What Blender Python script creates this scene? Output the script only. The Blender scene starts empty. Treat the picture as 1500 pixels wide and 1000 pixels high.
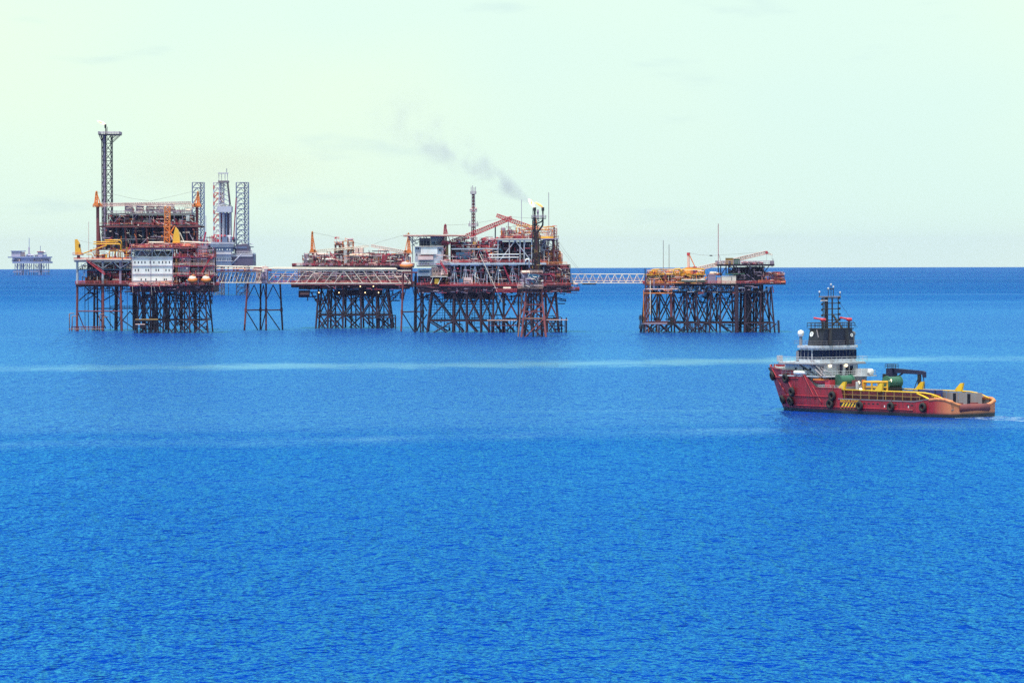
import bpy, bmesh, math, random
from mathutils import Vector, Matrix, Quaternion

# ------------------------------------------------------------------ camera
SC = bpy.context.scene
F = 6000.0            # focal length in units of a 1500-wide picture
H = 38.8              # eye height above the sea
RE = 7.4e6            # effective earth radius (with refraction)
VE = 373.2            # eye level row at the picture centre
ROLL = 0.00213
cam_d = bpy.data.cameras.new('camera')
cam_d.sensor_width = 36.0
cam_d.lens = 36.0 * F / 1500.0
cam_d.clip_start = 1.0
cam_d.clip_end = 80000.0
cam = bpy.data.objects.new('camera', cam_d)
SC.collection.objects.link(cam)
cam.location = (0, 0, H)
pitch = math.atan((500 - VE) / F)
cam.rotation_euler = (Matrix.Rotation(math.pi / 2 - pitch, 3, 'X') @ Matrix.Rotation(-ROLL, 3, 'Z')).to_euler()
SC.camera = cam

# ------------------------------------------------------------------ light
SUN_EL, SUN_AZ = math.radians(70), math.radians(206)     # azimuth clockwise from +Y
sun_dir = Vector((math.cos(SUN_EL) * math.sin(SUN_AZ), math.cos(SUN_EL) * math.cos(SUN_AZ), math.sin(SUN_EL)))
world = bpy.data.worlds.new('World')
SC.world = world
world.use_nodes = True
wn, wl = world.node_tree.nodes, world.node_tree.links
wn.clear()
w_out = wn.new('ShaderNodeOutputWorld')
w_bg = wn.new('ShaderNodeBackground')
w_sky = wn.new('ShaderNodeTexSky')
w_sky.sky_type = 'NISHITA'
w_sky.sun_disc = False
w_sky.sun_elevation = SUN_EL
w_sky.sun_rotation = SUN_AZ
w_sky.dust_density = 4.0
w_sky.air_density = 1.5
w_mix = wn.new('ShaderNodeMix'); w_mix.data_type = 'RGBA'
w_mix.inputs[0].default_value = 0.86
# thin milky veil over the whole sky, faintly uneven, with a few small cloud wisps
w_tc = wn.new('ShaderNodeTexCoord')
def w_noise(scale, loc, nscale, detail, lo, hi):
    mp = wn.new('ShaderNodeMapping'); mp.inputs['Scale'].default_value = scale; mp.inputs['Location'].default_value = loc
    n = wn.new('ShaderNodeTexNoise'); n.inputs['Scale'].default_value = nscale; n.inputs['Detail'].default_value = detail
    r = wn.new('ShaderNodeMapRange'); r.interpolation_type = 'SMOOTHSTEP'; r.inputs[1].default_value = lo; r.inputs[2].default_value = hi
    wl.new(w_tc.outputs['Generated'], mp.inputs['Vector']); wl.new(mp.outputs[0], n.inputs['Vector']); wl.new(n.outputs['Fac'], r.inputs[0])
    return r.outputs[0]
def w_mixc(fac, a, b):
    m = wn.new('ShaderNodeMix'); m.data_type = 'RGBA'
    for sock, q in ((m.inputs[0], fac), (m.inputs[6], a), (m.inputs[7], b)):
        if isinstance(q, tuple): sock.default_value = q
        else: wl.new(q, sock)
    return m.outputs[2]
veil = w_mixc(w_noise((-4, 4, 9), (0.6, 0.0, 0.3), 1.0, 3, .30, .66), (8.6, 11.3, 10.3, 1), (9.9, 11.9, 9.4, 1))
wisp = wn.new('ShaderNodeMath'); wisp.operation = 'MULTIPLY'; wisp.inputs[1].default_value = 0.36
wl.new(w_noise((26, 26, 130), (3.1, 0.4, 0.0), 1.0, 4, .60, .80), wisp.inputs[0])
veil = w_mixc(wisp.outputs[0], veil, (6.4, 8.6, 9.2, 1))
wl.new(w_sky.outputs[0], w_mix.inputs[6])
wl.new(veil, w_mix.inputs[7])
wl.new(w_mix.outputs[2], w_bg.inputs['Color'])
w_bg.inputs['Strength'].default_value = 0.1
wl.new(w_bg.outputs[0], w_out.inputs['Surface'])

sun_d = bpy.data.lights.new('sun', 'SUN')
sun_d.energy = 5.0
sun_d.angle = math.radians(0.53)
sun_d.color = (1.0, 0.95, 0.88)
sun = bpy.data.objects.new('sun', sun_d)
SC.collection.objects.link(sun)
sun.location = (0, 0, 500)
sun.rotation_euler = (-sun_dir).to_track_quat('-Z', 'Y').to_euler()

SC.view_settings.view_transform = 'Standard'
SC.view_settings.look = 'None'
SC.view_settings.exposure = 0.0
SC.view_settings.gamma = 1.0
SC.view_settings.use_curve_mapping = False
SC.cycles.use_denoising = False
SC.cycles.max_bounces = 6
SC.cycles.volume_bounces = 0
SC.cycles.volume_step_rate = 0.4
SC.cycles.volume_max_steps = 128

# ------------------------------------------------------------------ helpers
COL = SC.collection
rng = random.Random(7)

def tag(o, label=None, cat=None, group=None, kind=None):
    if label: o['label'] = label
    if cat: o['category'] = cat
    if group: o['group'] = group
    if kind: o['kind'] = kind
    return o

MATS = {}
def mat(name, col, rough=0.6, metal=0.0, dirt=0.35, dirtcol=(0.10, 0.045, 0.03), scale=0.25, emit=None, strength=0, zs=0.35):
    m = bpy.data.materials.new(name)
    m.use_nodes = True
    nt = m.node_tree; N, L = nt.nodes, nt.links
    b = N['Principled BSDF']
    b.inputs['Roughness'].default_value = rough
    b.inputs['Metallic'].default_value = metal
    if emit:
        b.inputs['Base Color'].default_value = (*col, 1)
        b.inputs['Emission Color'].default_value = (*emit, 1)
        b.inputs['Emission Strength'].default_value = strength
    else:
        g = N.new('ShaderNodeNewGeometry')
        mp = N.new('ShaderNodeMapping'); mp.inputs['Scale'].default_value = (1, 1, zs)
        n1 = N.new('ShaderNodeTexNoise'); n1.inputs['Scale'].default_value = scale; n1.inputs['Detail'].default_value = 6; n1.inputs['Roughness'].default_value = 0.65
        r = N.new('ShaderNodeValToRGB')
        r.color_ramp.elements[0].position = 0.47; r.color_ramp.elements[0].color = (0, 0, 0, 1)
        r.color_ramp.elements[1].position = 0.72; r.color_ramp.elements[1].color = (dirt, dirt, dirt, 1)
        n2 = N.new('ShaderNodeTexNoise'); n2.inputs['Scale'].default_value = scale * 0.3; n2.inputs['Detail'].default_value = 2
        hv = N.new('ShaderNodeHueSaturation'); hv.inputs['Color'].default_value = (*col, 1)
        mr = N.new('ShaderNodeMapRange'); mr.inputs[1].default_value = 0.3; mr.inputs[2].default_value = 0.7; mr.inputs[3].default_value = 0.78; mr.inputs[4].default_value = 1.15
        mx = N.new('ShaderNodeMix'); mx.data_type = 'RGBA'
        mx.inputs[7].default_value = (*dirtcol, 1)
        L.new(g.outputs['Position'], mp.inputs['Vector'])
        L.new(mp.outputs[0], n1.inputs['Vector']); L.new(mp.outputs[0], n2.inputs['Vector'])
        L.new(n1.outputs['Fac'], r.inputs['Fac'])
        L.new(n2.outputs['Fac'], mr.inputs[0]); L.new(mr.outputs[0], hv.inputs['Value'])
        L.new(r.outputs[0], mx.inputs[0]); L.new(hv.outputs[0], mx.inputs[6])
        L.new(mx.outputs[2], b.inputs['Base Color'])
    if emit: m.cycles.emission_sampling = 'NONE'
    MATS[name] = m
    return m

mat('white', (0.80, 0.80, 0.80), 0.45, dirt=0.4, dirtcol=(0.42, 0.24, 0.17))
mat('cream', (0.76, 0.68, 0.60), 0.5, dirt=0.5, dirtcol=(0.40, 0.20, 0.13))
mat('pink', (0.68, 0.48, 0.46), 0.55, dirt=0.5, dirtcol=(0.35, 0.08, 0.07))
mat('red', (0.52, 0.035, 0.06), 0.5, dirt=0.4)
mat('crimson', (0.36, 0.02, 0.06), 0.5, dirt=0.4)
mat('orange', (0.72, 0.20, 0.03), 0.5, dirt=0.4)
mat('yellow', (0.80, 0.42, 0.03), 0.5, dirt=0.35, dirtcol=(0.45, 0.12, 0.02))
mat('rust', (0.19, 0.046, 0.054), 0.8, dirt=0.7, dirtcol=(0.045, 0.018, 0.035))
mat('brown', (0.034, 0.012, 0.028), 0.8, dirt=0.6, dirtcol=(0.014, 0.008, 0.022))  # purple shadow tint mixed into the brown
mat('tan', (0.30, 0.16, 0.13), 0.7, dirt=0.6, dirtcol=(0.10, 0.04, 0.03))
mat('dark_steel', (0.014, 0.011, 0.032), 0.7, dirt=0.5, dirtcol=(0.06, 0.02, 0.03))  # navy-purple of the shadows tinted into the base colour
mat('black', (0.014, 0.014, 0.02), 0.5, dirt=0.2)
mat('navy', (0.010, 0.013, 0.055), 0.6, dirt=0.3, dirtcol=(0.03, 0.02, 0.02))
mat('teal', (0.025, 0.10, 0.20), 0.6, dirt=0.3)
mat('bluegrey', (0.42, 0.46, 0.55), 0.55, dirt=0.45, dirtcol=(0.28, 0.14, 0.10))
mat('lilac', (0.31, 0.24, 0.36), 0.6, dirt=0.4, dirtcol=(0.2, 0.1, 0.09))
mat('grey', (0.22, 0.20, 0.22), 0.6, dirt=0.5)
mat('green', (0.03, 0.13, 0.09), 0.5, dirt=0.3)
mat('olive', (0.34, 0.20, 0.06), 0.6, dirt=0.4)
mat('window', (0.015, 0.02, 0.035), 0.12, dirt=0.0)
mat('lamp', (1, 0.9, 0.7), emit=(1.0, 0.62, 0.22), strength=2.5)
mat('flame_white', (1, 0.9, 0.7), emit=(1.0, 0.80, 0.52), strength=1.5)
mat('flame_orange', (1, 0.6, 0.2), emit=(1.0, 0.30, 0.03), strength=1.25)
mat('rubber', (0.012, 0.012, 0.014), 0.8, dirt=0.4, dirtcol=(0.05, 0.04, 0.04), scale=2)
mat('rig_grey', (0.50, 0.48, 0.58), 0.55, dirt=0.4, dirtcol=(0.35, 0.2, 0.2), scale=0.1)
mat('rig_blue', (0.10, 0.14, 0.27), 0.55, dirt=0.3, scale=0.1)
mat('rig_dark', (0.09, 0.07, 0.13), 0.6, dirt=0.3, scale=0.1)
mat('hazed_blue', (0.20, 0.25, 0.46), 0.6, dirt=0.3, dirtcol=(0.2, 0.15, 0.25), scale=0.1)  # fading by distance haze put into the colour, paler and bluer
mat('hazed_lilac', (0.42, 0.38, 0.52), 0.6, dirt=0.4, dirtcol=(0.3, 0.2, 0.3), scale=0.1)  # pale copy for the horizon platform, haze mixed into the colour

class MB:
    """collects geometry in local metres, becomes one mesh"""
    def __init__(self): self.v, self.f = [], []
    def add(self, vs, fs):
        n = len(self.v); self.v += [tuple(q) for q in vs]; self.f += [tuple(n + i for i in q) for q in fs]
    def box(self, a, b):
        (x0, y0, z0), (x1, y1, z1) = a, b
        self.add([(x0,y0,z0),(x1,y0,z0),(x1,y1,z0),(x0,y1,z0),(x0,y0,z1),(x1,y0,z1),(x1,y1,z1),(x0,y1,z1)],
                 [(0,3,2,1),(4,5,6,7),(0,1,5,4),(1,2,6,5),(2,3,7,6),(3,0,4,7)])
    def tube(self, a, b, r, n=5, r1=None):
        a, b = Vector(a), Vector(b); d = b - a
        if d.length < 1e-6: return
        q = d.to_track_quat('Z', 'Y'); r1 = r if r1 is None else r1
        vs = []
        for (c, rr) in ((a, r), (b, r1)):
            for i in range(n):
                t = 2 * math.pi * i / n
                vs.append(c + q @ Vector((rr * math.cos(t), rr * math.sin(t), 0)))
        fs = [(i, (i + 1) % n, n + (i + 1) % n, n + i) for i in range(n)] + [tuple(range(n - 1, -1, -1)), tuple(range(n, 2 * n))]
        self.add(vs, fs)
    def path(self, pts, r, n=6):
        pts = [Vector(p) for p in pts]
        vs, fs = [], []
        for k, p in enumerate(pts):
            d = (pts[min(k + 1, len(pts) - 1)] - pts[max(k - 1, 0)]).normalized()
            q = d.to_track_quat('Z', 'Y')
            # keep the bend's radius
            if 0 < k < len(pts) - 1:
                c = abs((pts[k + 1] - p).normalized().dot(d)); rr = r / max(c, 0.5)
            else: rr = r
            for i in range(n):
                t = 2 * math.pi * i / n
                vs.append(p + q @ Vector((rr * math.cos(t), rr * math.sin(t), 0)))
        for k in range(len(pts) - 1):
            for i in range(n):
                fs.append((k*n+i, k*n+(i+1)%n, (k+1)*n+(i+1)%n, (k+1)*n+i))
        fs += [tuple(range(n - 1, -1, -1)), tuple(range((len(pts)-1)*n, len(pts)*n))]
        self.add(vs, fs)
    def lathe(self, prof, axis0=(0,0,0), axis=(0,0,1), n=12):
        q = Vector(axis).to_track_quat('Z', 'Y'); o = Vector(axis0)
        vs, fs = [], []
        for (r, h) in prof:
            for i in range(n):
                t = 2 * math.pi * i / n
                vs.append(o + q @ Vector((max(r, 1e-4) * math.cos(t), max(r, 1e-4) * math.sin(t), h)))
        for k in range(len(prof) - 1):
            for i in range(n):
                fs.append((k*n+i, k*n+(i+1)%n, (k+1)*n+(i+1)%n, (k+1)*n+i))
        fs += [tuple(range(n - 1, -1, -1)), tuple(range((len(prof)-1)*n, len(prof)*n))]
        self.add(vs, fs)
    def prism(self, poly, y0, y1):
        """poly in (x, z), extruded along y"""
        n = len(poly)
        vs = [(x, y0, z) for x, z in poly] + [(x, y1, z) for x, z in poly]
        fs = [tuple(range(n)), tuple(range(2*n-1, n-1, -1))] + [(i, n+i, n+(i+1)%n, (i+1)%n) for i in range(n)]
        self.add(vs, fs)
    def mesh(self, name, m, smooth=False):
        me = bpy.data.meshes.new(name)
        me.from_pydata(self.v, [], self.f); me.update()
        if smooth:
            me.polygons.foreach_set('use_smooth', [True] * len(me.polygons))
        bm = bmesh.new(); bm.from_mesh(me); bmesh.ops.recalc_face_normals(bm, faces=bm.faces); bm.to_mesh(me); bm.free()
        me.materials.append(MATS[m])
        return me

_shape = {}
def shape(kind, m):
    if (kind, m) in _shape: return _shape[(kind, m)]
    b = MB(); sm = False
    if kind == 'cyl': b.tube((0,0,-.5), (0,0,.5), 1, 8)
    elif kind == 'cube': b.box((-.5,-.5,-.5), (.5,.5,.5))
    elif kind == 'vessel': b.lathe([(0,-.5),(.5,-.485),(.85,-.45),(1,-.40),(1,-.02),(1.04,-.02),(1.04,.02),(1,.02),(1,.40),(.85,.45),(.5,.485),(0,.5)], n=12)
    elif kind == 'taper': b.tube((0,0,-.5), (0,0,.5), 1, 8, 0.6)
    me = b.mesh(kind, m)
    if kind == 'vessel': me.polygons.foreach_set('use_smooth', [True] * len(me.polygons))
    _shape[(kind, m)] = me
    return me

def empty(name, loc, rz=0.0):
    o = bpy.data.objects.new(name, None); COL.objects.link(o)
    o.location = loc; o.rotation_euler = (0, 0, rz); o.empty_display_size = 2
    return o

def sea_z(d): return -d * d / (2 * RE)

class Thing:
    """an Empty at a thing's base with builders for its parts (metres)"""
    def __init__(self, name, label, cat, loc, rz=0.0, group=None):
        self.root = empty(name, loc, rz); tag(self.root, label, cat, group)
        self.par = self.root
    def c(self, p): return Vector(p)
    def s(self, r): return r
    def obj(self, name, me, parent=None):
        o = bpy.data.objects.new(name, me); COL.objects.link(o); o.parent = parent or self.par
        if parent is not None and parent is not self.root: o.matrix_parent_inverse = parent.matrix_basis.inverted()
        return o
    def mesh(self, name, mb, m, parent=None, smooth=False):
        return self.obj(name, mb.mesh(name, m, smooth), parent)
    def T(self, name, a, b, r, m, parent=None, kind='cyl'):
        a, b = self.c(a), self.c(b); d = b - a; r = self.s(r)
        o = self.obj(name, shape(kind, m), parent)
        o.matrix_basis = Matrix.LocRotScale((a + b) / 2, d.to_track_quat('Z', 'Y'), (r, r, d.length))
        return o
    def B(self, name, a, b, m, parent=None):
        a, b = self.c(a), self.c(b)
        o = self.obj(name, shape('cube', m), parent)
        o.location = (a + b) / 2
        o.scale = [max(abs(b[i] - a[i]), 0.01) for i in range(3)]
        return o
    def vessel(self, name, a, b, r, m, parent=None): return self.T(name, a, b, r, m, parent, 'vessel')
    def pipe(self, name, pts, r, m, parent=None, n=6):
        mb = MB(); mb.path([self.c(p) for p in pts], self.s(r), n)
        return self.mesh(name, mb, m, parent, True)
    def rail(self, pts, h, m, r=0.09, step=2.5, parent=None, name='railing', bars=2):
        """railing along a polyline; h, r, step in metres"""
        mb = MB(); P = [self.c(p) for p in pts]
        for a, b in zip(P, P[1:]):
            L = (b - a).length; n = max(1, round(L / step))
            for k in range(1, bars + 1):
                dz = Vector((0, 0, h * k / bars)); mb.tube(a + dz, b + dz, r, 4)
            for i in range(n + 1):
                q = a.lerp(b, i / n); mb.tube(q, q + Vector((0, 0, h)), r, 4)
        return self.mesh(name, mb, m, parent)
    def stairs(self, a, b, w, m, parent=None, name='staircase'):
        """flight from a to b, width w (metres) in depth"""
        a, b = self.c(a), self.c(b); mb = MB()
        d = b - a; n = max(4, int(abs(d.z) / 0.7))
        for s in (-w / 2, w / 2):
            o = Vector((0, s, 0)); up = Vector((0, 0, 1.1))
            mb.tube(a + o, b + o, 0.22, 4); mb.tube(a + o + up, b + o + up, 0.10, 4)
            for i in range(0, n + 1, 2):
                q = a.lerp(b, i / n) + o; mb.tube(q, q + up, 0.07, 4)
        for i in range(n):
            q = a.lerp(b, (i + .5) / n)
            mb.box((q.x - .3, q.y - w / 2, q.z - .05), (q.x + .3, q.y + w / 2, q.z + .05))
        return self.mesh(name, mb, m, parent)
    def lattice(self, name, a, b, w, nb, m, r=0.16, rb=0.09, w1=None, parent=None, h=None):
        """four-chord lattice member; w, r in metres"""
        a, b = self.c(a), self.c(b); q = (b - a).to_track_quat('Z', 'Y'); w1 = w if w1 is None else w1
        h = h or 1.0
        mb = MB()
        def corner(t, i):
            ww = w + (w1 - w) * t
            s = [(-1,-1),(1,-1),(1,1),(-1,1)][i]
            return a.lerp(b, t) + q @ Vector((s[0] * ww / 2, s[1] * ww / 2 * h, 0))
        for i in range(4):
            mb.tube(corner(0, i), corner(1, i), r, 5)
        for k in range(nb):
            t0, t1 = k / nb, (k + 1) / nb
            for i in range(4):
                j = (i + 1) % 4
                if k % 2: mb.tube(corner(t0, i), corner(t1, j), rb, 4)
                else: mb.tube(corner(t0, j), corner(t1, i), rb, 4)
                mb.tube(corner(t1, i), corner(t1, j), rb, 4)
        return self.mesh(name, mb, m, parent)

class Plat(Thing):
    """a thing drawn from a scale elevation: u, v on the drawing, y = depth in metres behind its reference plane"""
    def __init__(self, name, label, cat, d, u0, group=None):
        self.d, self.k, self.u0 = d, d / F, u0
        super().__init__(name, label, cat, ((u0 - 750) * self.k, d, sea_z(d)), 0, group)
    def c(self, p):
        u, v, y = p
        ve = VE - ROLL * (u - 750)
        return Vector(((u - self.u0) * self.k, y, H - (v - ve) * self.k - sea_z(self.d)))
    def s(self, r): return r * self.k
    def sub(self, name, label, cat, u, group=None):
        """another thing that stands on this one, drawn on the same sheet"""
        return Plat(name, label, cat, self.d, u, group)
    def wv(self): # drawing row of the sea at this distance
        return VE - ROLL * (self.u0 - 750) + (H - sea_z(self.d)) / self.k

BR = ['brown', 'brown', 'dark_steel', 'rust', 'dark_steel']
def jacket(p, tops, bots, ys, v_top, levels, r, mats=BR, xbay=True, rb=0.55, skip=0.1, cross=True):
    """legs (tops -> bots) in rows ys, horizontals at the levels, X / K braces between"""
    vb = p.wv() + 6
    def at(i, y, v):
        t = (v - v_top) / (vb - v_top)
        sp = 1 + 0.06 * t
        return (tops[i] + (bots[i] - tops[i]) * t, v, y * sp)
    for ri, y in enumerate(ys):
        for i in range(len(tops)):
            p.T('leg', at(i, y, v_top), at(i, y, vb), r, mats[0] if ri == 0 else mats[2])
        lv = [v_top] + list(levels) + [vb]
        for a, b in zip(lv, lv[1:]):
            for i in range(len(tops) - 1):
                if rng.random() < skip: continue
                m = mats[1] if ri == 0 and rng.random() < 0.6 else mats[4]
                if b == vb and (b - a) < 30:
                    p.T('brace', at(i, y, a), at(i + 1, y, b), r * rb, m)
                    p.T('brace', at(i + 1, y, a), at(i, y, b), r * rb, m) if rng.random() < .4 else None
                elif xbay:
                    p.T('brace', at(i, y, a), at(i + 1, y, b), r * rb, m); p.T('brace', at(i + 1, y, a), at(i, y, b), r * rb, m)
                else:
                    mid = tuple((s + t) / 2 for s, t in zip(at(i, y, a), at(i + 1, y, a)))
                    p.T('brace', mid, at(i, y, b), r * rb, m); p.T('brace', mid, at(i + 1, y, b), r * rb, m)
        for l in levels:
            for i in range(len(tops) - 1):
                p.T('brace', at(i, y, l), at(i + 1, y, l), r * rb * .9, mats[1] if ri == 0 else mats[4])
    if cross:
        for i in range(len(tops)):
            for y0, y1 in zip(ys, ys[1:]):
                for l in levels: p.T('brace', at(i, y0, l), at(i, y1, l), r * rb * .9, mats[4])
                p.T('brace', at(i, y0, v_top), at(i, y1, levels[-1]), r * rb * .9, mats[4])

def clutter(p, u0, u1, vf, vt, y0, y1, n, pal, big=1.0):
    """process equipment standing on a deck at row vf, none higher than row vt"""
    for _ in range(n):
        u = rng.uniform(u0, u1); y = rng.uniform(y0, y1); hh = (vf - vt) * rng.uniform(0.35, 1.0) ** 1.2
        m = rng.choice(pal); t = rng.random(); w = rng.uniform(1.2, 3.6) * big
        if t < 0.16:
            w2 = min(w * 2.2, (u1 - u0) / 3)
            c = vf - rng.uniform(2, max(2.2, (vf - vt) * .7)); rr = rng.uniform(.9, 1.9) * big
            a, b = max(u0, u - w2), min(u1, u + w2)
            o = p.vessel('vessel', (a, c, y), (b, c, y), rr, m)
            for q in (.25, .75): p.B('saddle', (a+(b-a)*q-.4, vf, y-.5), (a+(b-a)*q+.4, c, y+.5), 'dark_steel')
        elif t < 0.30:
            p.vessel('vessel', (u, vf, y), (u, vf - hh, y), w * .55, m)
        elif t < 0.50:
            p.B('cabinet', (u - w, vf, y - 1.2), (u + w, vf - hh * .6, y + 1.2), m)
        elif t < 0.62:
            p.T('post', (u, vf, y), (u, vt + rng.uniform(-2, 3), y), .35, m)
        elif t < 0.8:
            h1 = vf - hh; u2 = min(u1, u + rng.uniform(4, 16))
            p.pipe('pipe', [(u, vf, y), (u, h1 + .8, y), (u + .8, h1, y), (u2 - .8, h1, y), (u2, h1 + .8, y), (u2, vf, y)], .42 * big, m)
        elif t < 0.9:
            h1 = vf - hh; u2 = min(u1, u + rng.uniform(8, 26))
            p.T('pipe', (u, h1, y), (u2, h1, y), .5 * big, m)
        else:
            p.B('frame', (u - w, vf - hh, y - 2), (u + w, vf - hh + .8, y + 2), m)
            for s in (-w, w): p.T('post', (u + s, vf, y), (u + s, vf - hh + .8, y), .35, m)

def deck(p, u0, u1, v, y0, y1, m, th=1.4, girder='dark_steel', gh=2.5, rail='red', ng=8):
    p.B('deck', (u0, v, y0), (u1, v + th, y1), m)
    if gh:
        for y in (y0 + 1.5, (y0 + y1) / 2, y1 - 1.5):
            p.B('girder', (u0 + .5, v + th + .05, y - .4), (u1 - .5, v + th + gh, y + .4), girder)
        for i in range(ng + 1):
            u = u0 + 1 + (u1 - u0 - 2) * i / ng
            p.B('joist', (u - .4, v + th + .1, y0 + 2.0), (u + .4, v + th + gh * .8, y1 - 2.0), girder)
    if rail:
        h = 1.25
        p.rail([(u0, v, y0), (u1, v, y0), (u1, v, y1), (u0, v, y1), (u0, v, y0)], h, rail)

def wtruss(p, u0, u1, v0, v1, y, n, m, r=.6, chords=True, start=0, posts=False, mtop=None):
    """W truss between rows v0 (top) and v1 (bottom)"""
    if chords:
        p.T('chord', (u0, v0, y), (u1, v0, y), r * 1.15, mtop or m); p.T('chord', (u0, v1, y), (u1, v1, y), r * 1.15, m)
    w = (u1 - u0) / n
    for i in range(n):
        a, b = u0 + i * w, u0 + (i + 1) * w
        if (i + start) % 2: p.T('brace', (a, v0, y), (b, v1, y), r * .8, m)
        else: p.T('brace', (a, v1, y), (b, v0, y), r * .8, m)
        if posts: p.T('post', (b, v0, y), (b, v1, y), r * .7, m)

def sag(p, name, a, b, drop, r, m, parent=None, n=10):
    pts = []
    for i in range(n + 1):
        t = i / n
        pts.append((a[0] + (b[0]-a[0])*t, a[1] + (b[1]-a[1])*t + drop*4*t*(1-t), a[2] + (b[2]-a[2])*t))
    return p.pipe(name, pts, r, m, parent, 4)

def window_row(p, us, v, y, m='window', w=.75, h=1.5, name='window'):
    for u in us:
        p.B(name, (u - w, v + h, y - .12), (u + w, v - h, y + .1), m)

def pipework(p, u0, u1, v0, v1, y, n, pal, r=.32, vert=.45):
    """fine pipe runs and stanchions too small to tell apart, one joined mesh for each colour"""
    sets = {}
    for _ in range(n):
        m = rng.choice(pal); b = sets.setdefault(m, MB()); yy = y + rng.uniform(-1.5, 1.5); rr = p.s(r * rng.uniform(.6, 1.5))
        u = rng.uniform(u0, u1); v = rng.uniform(v0, v1); t = rng.random()
        if t < vert: b.tube(p.c((u, v, yy)), p.c((u, min(v1, v + rng.uniform(2, 9)), yy)), rr, 4)
        elif t < .85: b.tube(p.c((u, v, yy)), p.c((min(u1, u + rng.uniform(2, 14)), v, yy)), rr, 4)
        elif t < .93: b.tube(p.c((u, v, yy)), p.c((min(u1, u + rng.uniform(2, 7)), min(v1, v + rng.uniform(2, 7)), yy)), rr, 4)
        else:
            a = p.c((u, v, yy)); w = p.s(rng.uniform(.5, 1.3)); b.box((a.x - w, yy - .4, a.z - w), (a.x + w, yy + .4, a.z + w))
    for m, b in sets.items(): tag(p.mesh('pipework', b, m), None, None, None, 'stuff')
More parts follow.
